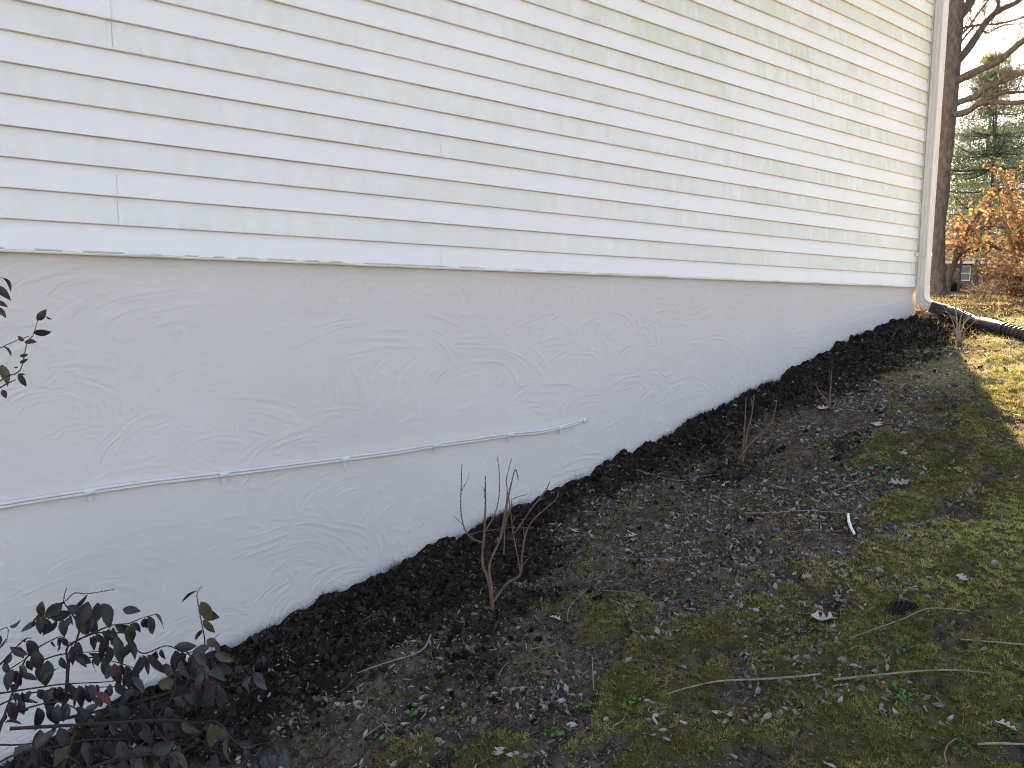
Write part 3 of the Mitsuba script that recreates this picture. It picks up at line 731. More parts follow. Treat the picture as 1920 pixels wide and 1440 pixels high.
# the shoot reaching up past the left frame edge
shrub_stem([(-160, 1300), (-130, 1050), (-80, 820), (-20, 735), (0, 721), (16, 716), (29, 712)], 1.75, 1.7, .0045, .0012, 3, .03, .4, .8)
shrub_stem([(-20, 735), (10, 718), (29, 694), (49, 641), (60, 622), (72, 597), (78, 591)], 1.7, 1.7, .0016, .0007)
shrub_stem([(-60, 690), (-20, 660), (0, 653), (25, 641), (40, 634), (54, 630)], 1.7, 1.68, .0014, .0007)
shrub_stem([(-60, 600), (-30, 560), (-10, 530), (2, 525), (5, 521)], 1.7, 1.68, .0012, .0007)
for u, v, t, dx, dz, sz, m, rl in ((70, 601, 1.7, .75, .7, .030, 'plum', .6), (86, 594, 1.7, .9, -.5, .014, 'plum', 1.3), (62, 624, 1.7, 1, -.15, .034, 'plum', 1.4), (46, 638, 1.69, -.8, .3, .022, 'wine', .4), (46, 641, 1.69, 1, .05, .026, 'wine', .8), (5, 650, 1.7, .7, -.45, .028, 'plum', .1), (37, 668, 1.7, 1, .1, .016, 'dusk', .5),
                                   (37, 680, 1.7, .9, .4, .018, 'dusk', .5), (3, 684, 1.7, .65, -.9, .046, 'olive', .1), (36, 702, 1.7, .4, -1, .030, 'dusk', .1), (25, 687, 1.7, .7, -.2, .012, 'plum', .5), (4, 521, 1.68, .55, -.75, .032, 'plum', 1.2), (-12, 538, 1.68, .9, -.6, .042, 'plum', 1.3), (-8, 565, 1.68, .9, -.4, .024, 'wine', .2), (-10, 575, 1.68, .75, -.6, .034, 'dusk', .9), (-15, 690, 1.7, .9, -.2, .03, 'plum', .4), (33, 706, 1.7, .9, .35, .018, 'plum', 1.3)):
    place_leaf(at(u, v, t), R_ * dx + np.array([0, 0, 1.0]) * dz + F_ * lr.normal(0, .15), sz, m, rl)

# the shaded inside of the shrub, behind the leaves one can tell apart
for pts in ([(-30, 1330), (60, 1300), (150, 1290), (250, 1280)], [(-30, 1390), (70, 1380), (180, 1360), (300, 1345)], [(-20, 1450), (90, 1440), (200, 1420), (330, 1400), (430, 1410)], [(60, 1240), (120, 1225), (190, 1215)], [(150, 1460), (260, 1450), (400, 1440), (520, 1450)], [(300, 1310), (360, 1290), (430, 1300)], [(0, 1240), (30, 1210), (60, 1190)]):
    shrub_stem([(u, v + 6) for u, v in pts], 2.12, 2.02, .0028, .001, 6, .058, 1.1)
if more: part(shrub, 'foliage', join(more), 'm_leaf_dusk', smooth=True, kind='stuff')

# ---------------------------------------------------------------- moss, grass, clods and leaf litter
def area_points(n, x0, x1, y0, y1, power=1.0):
    """n random points of the yard, denser where the slope lies closer to the path in front of it."""
    pts = rng.uniform((x0, y0), (x1, y1), (n, 2))
    return pts[:, 0], pts[:, 1]


def seen(x, y, margin=.65):
    """The part of the slope in front of the wall that the yard's planting covers: a wedge along the wall."""
    return (y < -.01) & (y > -1.0 - .62 * (x - .3).clip(-.5, 3.6) - margin) & (x > -.2)


blade = np.array([[-.5, 0, 0], [.5, 0, 0], [.06, .35, 1.0]])
blade4 = np.array([[-.5, 0, 0], [.5, 0, 0], [.36, .12, .55], [-.36, .12, .55], [.02, .55, 1.0]])
blade4_f = np.array([[0, 1, 2], [0, 2, 3], [3, 2, 4]])

# moss: tufts of short fine shoots
x, y = area_points(150000, -.2, 7.4, -3.7, 0)
keep = seen(x, y) & (rng.random(len(x)) < np.clip(1.2 - .13 * x, .25, 1))
x, y = x[keep], y[keep]
so, mo = masks(x, y)
kk = rng.random(len(x)) < np.maximum(mo, .30 * (1 - so) * sstep(.50, .64, meshkit.fbm(p3(x, y, 8.0), 3, 69))) * (.35 + .65 * sstep(.36, .55, meshkit.fbm(p3(x, y, 30.0), 2, 70)))
x, y, mo = x[kk], y[kk], mo[kk]
nt, nb = len(x), 13
z = G(x, y) + .011 * meshkit.noise(p3(x, y, 38.0), 74)
ts = rng.uniform(.65, 1.35, nt) * (1 + .07 * x)
tcol = rng.random(nt); tone = meshkit.fbm(p3(x, y, 9.0), 3, 72)
tc = (np.array([.22, .225, .070]) * (1 - tcol)[:, None] + np.array([.40, .375, .135]) * tcol[:, None]) * (.35 + 1.3 * tone)[:, None]
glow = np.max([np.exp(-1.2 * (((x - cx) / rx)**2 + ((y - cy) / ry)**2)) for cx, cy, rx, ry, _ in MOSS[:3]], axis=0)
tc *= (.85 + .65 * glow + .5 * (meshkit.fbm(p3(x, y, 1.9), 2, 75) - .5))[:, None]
brown = (meshkit.fbm(p3(x, y, 4.0), 3, 73) + .12 * rng.normal(size=nt)) > .54
tc[brown] *= np.array([.95, .84, .95])
deep = rng.random(nt) < .22
tc[deep] *= np.array([.62, .80, .70])
R = lambda v: np.repeat(v, nb, 0)
n = nt * nb
off = rng.normal(0, .0045, (n, 2)) * R(ts)[:, None]
M = rots(n, .80) * np.stack([rng.uniform(.0016, .0030, n) * R(1 + .10 * x), rng.uniform(.007, .013, n) * R(ts), rng.uniform(.007, .014, n) * R(ts)], 1)[:, None, :]
t = np.stack([R(x) + off[:, 0], R(y) + off[:, 1], R(z) - .002], 1)
m, col = scatter(blade, [[0, 1, 2]], M, t, R(tc) * rng.uniform(.65, 1.3, n)[:, None])
put('moss', m, 'm_moss', color=col)
labels['moss'] = {'label': 'olive green moss growing in soft cushions over the slope', 'category': 'moss', 'kind': 'stuff'}

# crumbled leaf fragments, bark and needles lying everywhere on the soil
x, y = area_points(300000, -.2, 7.4, -3.7, 0)
keep = seen(x, y) & (rng.random(len(x)) < np.clip(1.2 - .13 * x, .25, 1))
x, y = x[keep], y[keep]
so, mo = masks(x, y)
kk = rng.random(len(x)) < (1 - .70 * mo) * (1 - .72 * so) * (.6 + .4 * sstep(.35, .6, meshkit.fbm(p3(x, y, 6.0), 3, 77)))
x, y = x[kk], y[kk]; n = len(x)
s1 = rng.uniform(.003, .009, n) * (1 + .06 * x); s2 = np.where(rng.random(n) < .4, s1 * rng.uniform(1.5, 4, n), s1)
chip = np.array([[-.5, -.3, 0], [.45, -.4, .06], [.5, .35, 0], [-.4, .45, .12]])
M = rots(n, .55) * np.stack([s2, np.minimum(s1, .006), s1], 1)[:, None, :]
tn = rng.random(n)
c = np.where((tn < .34)[:, None], np.array([.27, .245, .230]), np.where((tn < .72)[:, None], np.array([.15, .115, .09]), np.where((tn < .9)[:, None], np.array([.045, .035, .028]), np.array([.16, .105, .07])))) * rng.uniform(.5, 1.3, n)[:, None]
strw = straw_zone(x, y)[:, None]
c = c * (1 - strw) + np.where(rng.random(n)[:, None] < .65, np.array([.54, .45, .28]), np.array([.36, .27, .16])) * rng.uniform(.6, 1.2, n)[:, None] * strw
m, col = scatter(chip, [[0, 1, 2], [0, 2, 3]], M, np.stack([x, y, G(x, y) + rng.uniform(.0005, .006, n)], 1), c)
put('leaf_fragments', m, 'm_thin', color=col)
labels['leaf_fragments'] = {'label': 'crumbled brown leaf fragments and bark bits covering the bare soil', 'category': 'debris', 'kind': 'stuff'}

# thin grass and dead straw
x, y = area_points(120000, -.2, 7.6, -3.7, 0)
keep = seen(x, y); x, y = x[keep], y[keep]
so, mo = masks(x, y)
den = .42 * sstep(.45, .60, meshkit.fbm(p3(x, y, 3.4), 3, 81)) + .18 + .8 * straw_zone(x, y)
k = rng.random(len(x)) < den * (1 - .75 * so)
x, y = x[k], y[k]; n = len(x); z = G(x, y)
dead = rng.random(n) < .52
L = rng.uniform(.018, .055, n); wd = rng.uniform(.0012, .0024, n) * (1 + .06 * x)
M = rots(n, 1.0) * np.stack([wd, L, np.where(dead, L * .6, L * .9)], 1)[:, None, :]
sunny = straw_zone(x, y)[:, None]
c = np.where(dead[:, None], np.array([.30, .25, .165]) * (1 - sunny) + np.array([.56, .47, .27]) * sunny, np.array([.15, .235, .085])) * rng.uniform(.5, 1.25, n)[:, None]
m, col = scatter(blade4, blade4_f, M, np.stack([x, y, z - .002], 1), c)
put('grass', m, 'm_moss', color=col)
labels['grass'] = {'label': 'sparse short grass and dead straw scattered over the slope', 'category': 'grass', 'kind': 'stuff'}

# clods and crumbs of dark soil along the wall
x, y = area_points(150000, -.2, 7.3, -1.4, 0)
keep = seen(x, y); x, y = x[keep], y[keep]
so, _ = masks(x, y)
kk = rng.random(len(x)) < so * .42 + .008
x, y = x[kk], y[kk]; n = len(x)
sz = .0022 + .016 * rng.random(n)**4.6
gz_ = G(x, y)
M = rots(n, 1.2) * (sz[:, None] * rng.uniform(.5, 1.5, (n, 3)))[:, None, :]
c = np.array([.026, .021, .018]) * rng.uniform(.35, 1.9, n)[:, None]
vs, cs = [], []
vi = rng.integers(6, size=n)
for i in range(6):
    ico = trimesh.creation.icosahedron(); lv = np.array(ico.vertices) * np.random.default_rng(i).uniform(.45, 1.35, (12, 1)); q = vi == i
    m, cc = scatter(lv, ico.faces, M[q], np.stack([x[q], y[q], gz_[q] + sz[q] * .3], 1), c[q]); vs.append(m); cs.append(cc)
put('soil_clods', join(vs), 'm_vertex', color=np.vstack(cs))
labels['soil_clods'] = {'label': 'loose clods of black soil heaped along the foot of the wall', 'category': 'soil', 'kind': 'stuff'}

# ragged roots and dead stalks along the soil's edge on the wall
x = rng.uniform(.2, 7.0, 15000); y = -np.abs(rng.normal(.01, .035, len(x))) - .004
clump = sstep(.42, .62, meshkit.fbm(p3(x, x * 0, 7.0), 3, 91))
k = rng.random(len(x)) < .25 + .75 * clump
x, y = x[k], y[k]; n = len(x)
L = rng.uniform(.012, .048, n) * (.6 + .5 * rng.random(n)) * (.55 + .9 * sstep(.45, .7, meshkit.fbm(p3(x, x * 0, 4.0), 2, 92))); M = rots(n, .7) * np.stack([np.full(n, .0022) * rng.uniform(.6, 1.5, n), L, L], 1)[:, None, :]
t = np.stack([x, y, G(x, y) - .004], 1)
c = np.array([.040, .033, .027]) * rng.uniform(.4, 2.0, n)[:, None]
m, col = scatter(blade4, blade4_f, M, t, c)
m[0][:, 1] = np.minimum(m[0][:, 1], .008)
put('root_debris', m, 'm_vertex', color=col)
labels['root_debris'] = {'label': 'ragged dark roots and dead stalks sticking out of the soil edge at the wall', 'category': 'debris', 'kind': 'stuff'}


def dry_leaf(seed):
    r = np.random.default_rng(seed + 100)
    s = np.linspace(0, 1, 6); w = .27 * np.sin(np.pi * s**.9)**.8; w[0] = .02; w[-1] = .01
    cu, tw, rl = r.uniform(.4, 1.6), r.normal(0, .9), r.uniform(.6, 2.4)
    V = []
    for a, b in zip(s, w):
        for q in (-1, -.33, .33, 1):
            ang = q * rl * .8 * (1 if b > .05 else .3)
            rad = b / max(rl * .8, .2)
            yy, zz = rad * math.sin(ang), rad * (1 - math.cos(ang))
            t = tw * (a - .5)
            V.append((a - .5 + .03 * r.normal(), yy * math.cos(t) - zz * math.sin(t), yy * math.sin(t) + zz * math.cos(t) + cu * .35 * (a - .5)**2 + .03 * r.normal()))
    return np.array(V), grid_faces(6, 4)


DRY = [dry_leaf(i) for i in range(9)]
x, y = area_points(60000, -.2, 7.6, -3.7, 0)
keep = seen(x, y); x, y = x[keep], y[keep]
so, mo = masks(x, y)
cl = sstep(.46, .66, meshkit.fbm(p3(x, y, 4.6, 3), 4, 61))
k = rng.random(len(x)) < (.07 + 1.6 * cl) * (1 - .12 * mo) * (1 - .86 * sstep(.45, .9, so)) * np.clip(1.15 - .07 * x, .5, 1)
x, y = x[k], y[k]; n = len(x)
size = .010 + .027 * rng.random(n)**2.0
z = G(x, y)
dist = np.hypot(x - EYE[0], y - EYE[1])
order = np.argsort(-(size / dist) * (1 if True else 0))
order = order[(x[order] > .5) & (y[order] > -3.0)]
single = order[:240]
rest = np.setdiff1d(np.arange(n), single)
M = rots(n, .85)
tone = rng.random(n)
C = np.where((tone < .72)[:, None], np.array([.40, .365, .355]), np.where((tone < .92)[:, None], np.array([.25, .20, .16]), np.array([.20, .115, .07]))) * rng.uniform(.45, 1.25, n)[:, None]
vs, cs = [], []
which = rng.integers(len(DRY), size=n)
for i in range(len(DRY)):
    q = rest[which[rest] == i]
    mm, cc = scatter(*DRY[i], M[q] * size[q][:, None, None], np.stack([x[q], y[q], z[q] + size[q] * .16], 1), C[q])
    vs.append(mm); cs.append(cc)
put('leaf_litter', join(vs), 'm_thin', smooth=True, color=np.vstack(cs))
labels['leaf_litter'] = {'label': 'litter of small grey curled leaves strewn over soil and moss', 'category': 'leaf litter', 'kind': 'stuff'}
LEAFCOL = [(.40, .37, .365), (.30, .265, .25), (.42, .39, .375), (.25, .195, .155), (.20, .115, .07), (.20, .175, .165)]
for i, cl_ in enumerate(LEAFCOL): bsdf(f'm_dry_{i}', two({'type': 'diffuse', 'reflectance': rgb(*cl_)}))
DRYP = {}
for q in single:
    ci = int(rng.choice(len(LEAFCOL), p=[.34, .22, .14, .13, .05, .12])); i = int(which[q])
    if (i, ci) not in DRYP: DRYP[(i, ci)] = mikit.ply(DRY[i], f'm_dry_{ci}', smooth=True)
    tn_ = ['grey', 'brownish grey', 'pale whitish', 'brown', 'rusty red', 'dark grey'][ci]
    key = thing('fallen_leaf', f'small dry curled {tn_} leaf lying loose on the shaded slope', 'leaf', f'dry {tn_} leaves lying on the slope')
    A = np.eye(4); A[:3, :3] = M[q] * size[q]; A[:3, 3] = (x[q], y[q], z[q] + size[q] * .16)
    scene[key] = {**DRYP[(i, ci)], 'to_world': T(A.tolist())}


def oak_leaf(seed, lobes=3):
    """A lobed oak leaf one unit long, cupped and curled."""
    from shapely.geometry import Polygon
    r = np.random.default_rng(seed)
    pts = []
    for s in (1, -1):
        side = []
        for i in range(lobes):
            a = .18 + .72 * i / lobes
            side += [(a, .07 * s), (a + .07, s * (.27 + .07 * r.random())), (a + .13, s * (.30 + .06 * r.random())), (a + .15, s * .22)]
        pts += side if s == 1 else side[::-1]
        if s == 1: pts.append((1.0, 0))
    pts.append((0, 0))
    v, f = trimesh.creation.triangulate_polygon(Polygon(pts).buffer(.012).simplify(.004), engine='earcut')
    tm = trimesh.Trimesh(np.column_stack([v, np.zeros(len(v))]), f).subdivide_to_size(.16)
    V = np.array(tm.vertices); V[:, 2] = .5 * np.abs(V[:, 1])**1.3 * r.uniform(.5, 1.4) + .4 * (V[:, 0] - .5)**2 + .05 * np.sin(V[:, 0] * 7 + r.uniform(0, 6)) + .3 * V[:, 1] * (V[:, 0] - .5) * r.normal()
    V[:, 0] -= .5
    return V, np.array(tm.faces)


for i, (u, v, s, turn, ci, lab) in enumerate([
        (1545, 1168, .085, .4, 2, 'pale lobed oak leaf on bare soil between moss patches'), (1075, 1000, .075, 2.0, 0, 'pale star shaped oak leaf standing on the dark soil'), (1040, 1165, .05, .2, 2, 'whitish leaf lying flat right of the cut shrub'),
        (1545, 770, .10, 1.0, 2, 'pale oak leaf below the small stub near the top of the slope'), (1645, 800, .09, .3, 2, 'pale oak leaf on the far shaded slope'), (1185, 1010, .07, 1.2, 0, 'grey oak leaf on the soil right of the cut shrub'),
        (1685, 910, .10, .1, 1, 'long twisted grey leaf above the right moss'), (1805, 1090, .05, 1.0, 0, 'grey leaf curled on the right edge of the bright moss'), (1028, 1270, .045, 2.2, 4, 'rusty red leaf on the litter in the lower middle'),
        (990, 1248, .04, .7, 4, 'small rusty leaf left of its red neighbour'), (1885, 1370, .055, .8, 2, 'cupped white leaf on the moss at the right'), (935, 1420, .05, 2.4, 0, 'curled grey leaf at the lower frame edge'), (1600, 1115, .04, 1.4, 0, 'little grey leaf at the lower rim of the bright moss')]):
    q = ground_at(u, v)
    key = thing('oak_leaf', lab, 'leaf', 'larger leaves on the slope')
    R = rots(1, .25)[0]
    A = np.eye(4); ca, sa = math.cos(turn), math.sin(turn)
    A[:3, :3] = np.array([[ca, -sa, 0], [sa, ca, 0], [0, 0, 1]]) @ rots(1, .15)[0] * s
    A[:3, 3] = (q[0], q[1], float(G(q[0], q[1])) + .012)
    put(key, oak_leaf(i), f'm_dry_{ci}', smooth=True, to_world=A.tolist())

# small green weeds
wl = leaf_mesh(3, .75, .1, .2)
for i, (u, v, s) in enumerate([(930, 1160, 1.3), (1690, 1300, 1.0), (1700, 1310, .9), (1700, 1220, .8), (1520, 1135, .8), (1325, 1410, .8), (1280, 1120, 1.0), (1190, 1315, .9), (1640, 880, 1.5), (1655, 815, 1.5), (1560, 990, 1.2), (1660, 900, 1.3), (1435, 890, 1.0), (1400, 1400, .7), (1050, 1380, 1.0), (1020, 1385, .9), (720, 1395, 1.0), (775, 1340, .9), (860, 1420, .9), (1810, 1400, .9), (1900, 1380, .9), (1100, 1330, .8), (740, 1070, .8), (1075, 1410, .8), (1640, 1230, .7), (1600, 820, 1.4), (1320, 960, 1.0), (1730, 1420, .8)]):
    q = ground_at(u, v)
    vs, cs = [], []
    kl = int(rng.integers(9, 18))
    R = rots(kl, .5); sz = rng.uniform(.010, .022, kl) * s
    off = rng.normal(0, .016 * s, (kl, 2))
    px, py = q[0] + off[:, 0], q[1] + off[:, 1]
    cc = np.array([.075, .16, .045]) * rng.uniform(.6, 1.3, kl)[:, None]
    m, col = scatter(wl[0] - [0, 0, 0], wl[1], R * sz[:, None, None], np.stack([px, py, G(px, py) + rng.uniform(.004, .02, kl)], 1), cc)
    key = thing('weed', 'small bright green weed growing out of the moss and litter', 'weed', 'green weeds on the slope')
    put(key, m, 'm_vertex', smooth=True, color=col)

# the pine cone in the litter
pc = thing('pine_cone', 'dark open pine cone lying in the grey leaf litter', 'pine cone')
q = ground_at(1690, 1150); ax = np.array([.80, -.58, .06]); ax /= np.linalg.norm(ax)
q = np.array([q[0], q[1], float(G(q[0], q[1])) + .020])
vs = [tube([q - ax * .05, q, q + ax * .05], [.008, .013, .005], 8)]
e1 = np.cross(ax, [0, 0, 1.0]); e1 /= np.linalg.norm(e1); e2 = np.cross(e1, ax)
for i in range(90):
    s = i / 89; a = i * 2.39996; d = e1 * math.cos(a) + e2 * math.sin(a)
    r = .024 * math.sin(math.pi * (.15 + .8 * s))**.7; b = q + ax * (-.048 + .096 * s)
    w = np.cross(ax, d)
    vs.append((np.array([b + w * .003, b - w * .003, b + d * r - w * .006 + ax * .004, b + d * r + w * .006 + ax * .004, b + d * (r + .003) + ax * .008]), np.array([[0, 1, 2], [0, 2, 3], [3, 2, 4]])))
put(pc, join(vs), 'm_shrub_stem')

# ---------------------------------------------------------------- beyond the corner: trees, shrubs, brush and a brick house
def on_yard(u, t, sink=.0):
    """The foot of a thing that stands t metres deep in line with pixel column u."""
    q = at(u, 560, t); return np.array([q[0], q[1], float(G(q[0], q[1])) - sink])


def limb(parent, pts, r0, r1, mat, sides=7, name='limb', step=.12, seed=0, wob=.12):
    Q = smooth_path(pts, step)
    part(parent, name, tube(Q, np.linspace(r0, r1, 6), sides, wob=wob, seed=seed), mat, smooth=60)
    return Q


tr = np.random.default_rng(23)
tree = thing('bare_tree', 'tall bare tree with a thick dark trunk right behind the downspout', 'tree')
TT = 14.0
foot = on_yard(1752, TT, .15)
tp = [foot] + [at(u, v, TT) for u, v in ((1752, 450), (1762, 350), (1775, 225), (1783, 125), (1790, 15), (1797, -120), (1805, -330), (1812, -560))]
Q = smooth_path(tp, .1)
part(tree, 'trunk', tube(Q, [.20, .165, .155, .15, .145, .135, .12, .10, .06], 20, wob=.07, seed=3), 'm_bark', smooth=60)
tw_v = []


def twigs(Q, n, L, r, depth=1):
    for _ in range(n):
        k = int(tr.uniform(.25, .98) * (len(Q) - 1)); k = max(1, min(k, len(Q) - 2))
        d = Q[k + 1] - Q[k - 1]; d /= np.linalg.norm(d)
        e = d * .7 + tr.normal(0, .55, 3) + [0, 0, .15]; e /= np.linalg.norm(e)
        l = L * tr.uniform(.5, 1.2)
        P = [Q[k]]
        for j in range(4): P.append(P[-1] + (e + tr.normal(0, .22, 3)) * l / 4)
        P = smooth_path(P, .12)
        tw_v.append(tube(P, np.linspace(r, r * .3, 4), 4, caps=False))
        if depth: twigs(P, 3, L * .5, r * .55, depth - 1)


for i, (dz, pts, r0, r1) in enumerate([
        (-1.0, [(1786, 155), (1800, 148), (1830, 134), (1870, 115), (1900, 92), (1925, 72), (1980, 50)], .075, .035),
        (.4, [(1783, 130), (1797, 112), (1815, 92), (1835, 62), (1852, 38), (1875, 18), (1905, 5), (1950, -30)], .075, .035),
        (-.6, [(1780, 200), (1800, 191), (1830, 180), (1850, 163), (1880, 153), (1920, 136), (1980, 120)], .055, .026),
        (-1.4, [(1778, 215), (1800, 213), (1820, 206), (1840, 192), (1870, 192), (1900, 193), (1930, 190), (1990, 186)], .060, .028),
        (.8, [(1850, 190), (1865, 182), (1882, 174), (1905, 173), (1960, 168)], .040, .022),
        (.6, [(1788, 60), (1808, 52), (1835, 47), (1870, 45), (1900, 38), (1940, 26)], .026, .012),
        (.5, [(1792, 40), (1805, 25), (1816, 8), (1826, -20), (1840, -80), (1860, -180)], .085, .05),
        (.2, [(1865, 26), (1872, 10), (1874, -20), (1880, -60)], .035, .02),
        (-.5, [(1782, 85), (1815, 52), (1832, 28), (1850, 5), (1870, -20)], .022, .012),
        (.9, [(1786, 100), (1830, 47), (1850, 62), (1880, 48), (1925, 44)], .018, .009),
        (-.8, [(1790, -20), (1770, -60), (1740, -120), (1700, -180)], .06, .03),
        (1.0, [(1795, -100), (1830, -160), (1900, -230), (2000, -280)], .06, .03)]):
    nn = len(pts)
    B = limb(tree, [at(u, v, TT + dz * j / (nn - 1)) for j, (u, v) in enumerate(pts)], r0, r1, 'm_bark', 8, 'limb', .1, i)
    twigs(B, 11, 1.0, max(.0085, r1 * .33))
part(tree, 'twigs', join(tw_v), 'm_stem', kind='stuff')

# pines: straight trunk, whorls of limbs, tufts of needles
needle = np.array([[-.5, 0, 0], [.5, 0, 0], [0, .25, 1.0]])


def pine(label, foot, h, rad, seed, low=.22, tint=(.055, .095, .05), size=1.0, density=1.0, group='pines behind the bare tree', first=None):
    r = np.random.default_rng(seed)
    k = thing('pine_tree', label, 'tree', group)
    top = foot + [r.normal(0, .02) * h, r.normal(0, .02) * h, h]
    Q = smooth_path([foot - [0, 0, .3], foot * .6 + top * .4 + [.1, 0, 0], top], .5)
    part(k, 'trunk', tube(Q, [.011 * h, .009 * h, .006 * h, .002 * h], 9, wob=.1, seed=seed), 'm_bark', smooth=60)
    tips, lv = [], []
    z = low
    while z < .99:
        nb = int(r.integers(5, 8)) if z < .75 else int(r.integers(3, 5)); a0 = r.uniform(0, 6.28)
        for b in range(nb):
            a = a0 + b * 6.283 / nb + r.normal(0, .25)
            L = rad * (1 - .86 * ((z - low) / (1 - low))**1.2) * r.uniform(.6, 1.1)
            o = Q[0] * (1 - z) + top * z
            d = np.array([math.cos(a), math.sin(a), 0])
            P = smooth_path([o, o + d * L * .5 + [0, 0, -.02 * L], o + d * L + [0, 0, .16 * L]], .3)
            lv.append(tube(P, np.linspace(.010 * L + .012, .006, 4), 5, caps=False))
            for s in np.arange(.28, 1.02, .10 / max(.6, density)):
                q = P[min(len(P) - 1, int(s * (len(P) - 1)))]
                for _ in range(2 if s > .5 else 1):
                    sd = np.cross(d, [0, 0, 1]) * r.normal(0, .16 * L) + np.array([0, 0, r.normal(.03, .05) * L]) + d * r.normal(0, .06 * L)
                    tips.append(q + sd)
        z += r.uniform(.06, .09)
    part(k, 'limbs', join(lv), 'm_bark', smooth=60, kind='stuff')
    tips = np.array(tips); tips = tips[r.random(len(tips)) < .8]; m = int(40 * density)
    n = len(tips) * m
    off = r.normal(0, 1, (n, 3)) * np.array([.22, .22, .10]) * size
    M = rots(n, .9, r) * np.stack([r.uniform(.016, .034, n) * size, r.uniform(.12, .24, n) * size, r.uniform(.12, .24, n) * size], 1)[:, None, :]
    tone = np.repeat(r.uniform(.55, 1.35, len(tips)), m)
    c = np.array(tint) * 1.35 * tone[:, None] * r.uniform(.7, 1.3, n)[:, None]
    warm = r.random(n) < .12; c[warm] = c[warm] * np.array([2.2, 1.5, .8])
    mm, col = scatter(needle, [[0, 1, 2]], M, np.repeat(tips, m, 0) + off, c)
    part(k, 'needles', mm, 'm_thin', color=col, kind='stuff')
    return k


pine('blue green pine with open layered limbs beyond the bare tree trunk', on_yard(1845, 24), 6.9, 4.0, 1, .24, (.078, .108, .086), .95, 1.1)
pine('yellowish green pine standing farther off, lit through from behind', on_yard(1826, 38), 11.2, 3.2, 2, .32, (.12, .145, .055), 1.2, .9)
pine('dark pine at the frame edge above the orange shrub', on_yard(1950, 28), 7.4, 4.4, 3, .20, (.072, .105, .075), 1.1, 1.1)
pine('dark distant pine just showing past the bare tree trunk', on_yard(1796, 52), 8.5, 3.4, 4, .36, (.045, .08, .05), 1.5, .6)
pine('distant pine rising behind the brick house roof', on_yard(1850, 88), 13, 5.5, 5, .05, (.06, .095, .055), 2.2, .45)
pine('second distant pine behind the brick house, toward the frame edge', on_yard(1925, 92), 12, 5.5, 6, .05, (.06, .09, .05), 2.2, .45)

# the orange-leaved shrub and its neighbour
olf = leaf_mesh(8, .6, .3, .4)


def leafy_shrub(name, label, foot, h, rad, seed, cols, nst, n_leaf_, lsize, low=.25, stems=None, group=None, droop=.2, mat='m_stem'):
    r = np.random.default_rng(seed)
    k = thing(name, label, 'shrub', group)
    ends = []
    lv = []
    for i in range(nst):
        a = r.uniform(0, 6.28); sp = rad * r.uniform(.3, 1.0)
        tip = foot + [math.cos(a) * sp, math.sin(a) * sp, h * r.uniform(.65, 1.0) * (1.08 - .35 * (sp / rad)**2)]
        mid = foot * .5 + tip * .5 + [0, 0, h * .10] + r.normal(0, .08 * h, 3)
        Q = smooth_path([foot + r.normal(0, .07, 3) * [1, 1, 0] - [0, 0, .05], mid, tip], .1)
        part(k, 'stem', tube(Q, np.linspace(.016 * h / 2 + .008, .004, 5), 6, wob=.2, seed=i), mat, smooth=60)
        for _ in range(9):
            j = int(r.uniform(low, 1) * (len(Q) - 1)); e = r.normal(0, 1, 3) + [0, 0, .3]; e /= np.linalg.norm(e)
            P = smooth_path([Q[j], Q[j] + e * rad * .16 + r.normal(0, .03, 3), Q[j] + e * rad * .34 + r.normal(0, .06, 3)], .08)
            lv.append(tube(P, np.linspace(.005, .0018, 4), 4, caps=False)); ends.append(P)
    part(k, 'twigs', join(lv), mat, kind='stuff')
    pts = np.array([e[int(r.uniform(.2, 1) * (len(e) - 1))] for e in (ends[int(r.integers(len(ends)))] for _ in range(n_leaf_))]) + r.normal(0, .035, (n_leaf_, 3))
    M = rots(n_leaf_, 1.0, r) * (lsize * r.uniform(.6, 1.3, n_leaf_))[:, None, None]
    cl = np.array(cols)[r.integers(len(cols), size=n_leaf_)] * r.uniform(.6, 1.3, n_leaf_)[:, None]
    m, col = scatter(*olf, M, pts, cl)
    part(k, 'foliage', m, 'm_thin', color=col, kind='stuff')
    return k


ORANGE = [(.31, .16, .085), (.36, .23, .11), (.24, .125, .075), (.40, .31, .15), (.19, .12, .075), (.27, .23, .09), (.21, .13, .08)]
leafy_shrub('orange_shrub', 'large shrub holding orange and yellow autumn leaves in front of the pines', on_yard(1918, 13.5), 2.3, 1.3, 11, ORANGE, 30, 5200, .056, .3)
ot = thing('orange_tree', 'small leaning tree with dark forked trunk and a few orange leaves before the brick house', 'tree')
OT = 15.0
f0 = on_yard(1773, OT, .1)
Q = limb(ot, [f0, at(1777, 532, OT), at(1783, 510, OT), at(1792, 488, OT), at(1800, 465, OT - .2), at(1815, 430, OT - .4), at(1838, 395, OT - .6)], .075, .02, 'm_bark', 8, 'trunk', .08)
bq = [Q] + [limb(ot, [at(1785, 503, OT), at(u1, v1, OT), at(u2, v2, OT + dz)], .03, .008, 'm_bark', 6, 'limb', .08) for u1, v1, u2, v2, dz in ((1800, 480, 1830, 458, .3), (1796, 450, 1792, 410, .2), (1820, 440, 1862, 420, -.5), (1792, 470, 1778, 450, .4), (1830, 420, 1850, 372, .2))]
r = np.random.default_rng(4)
pts = np.array([q[int(r.uniform(.45, 1) * (len(q) - 1))] for q in (bq[int(r.integers(len(bq)))] for _ in range(560))]) + r.normal(0, .16, (560, 3))
m, col = scatter(*olf, rots(560, 1.0, r) * (.085 * r.uniform(.6, 1.3, 560))[:, None, None], pts, np.array(ORANGE)[r.integers(7, size=560)] * r.uniform(.7, 1.3, 560)[:, None])
part(ot, 'foliage', m, 'm_thin', color=col, kind='stuff')
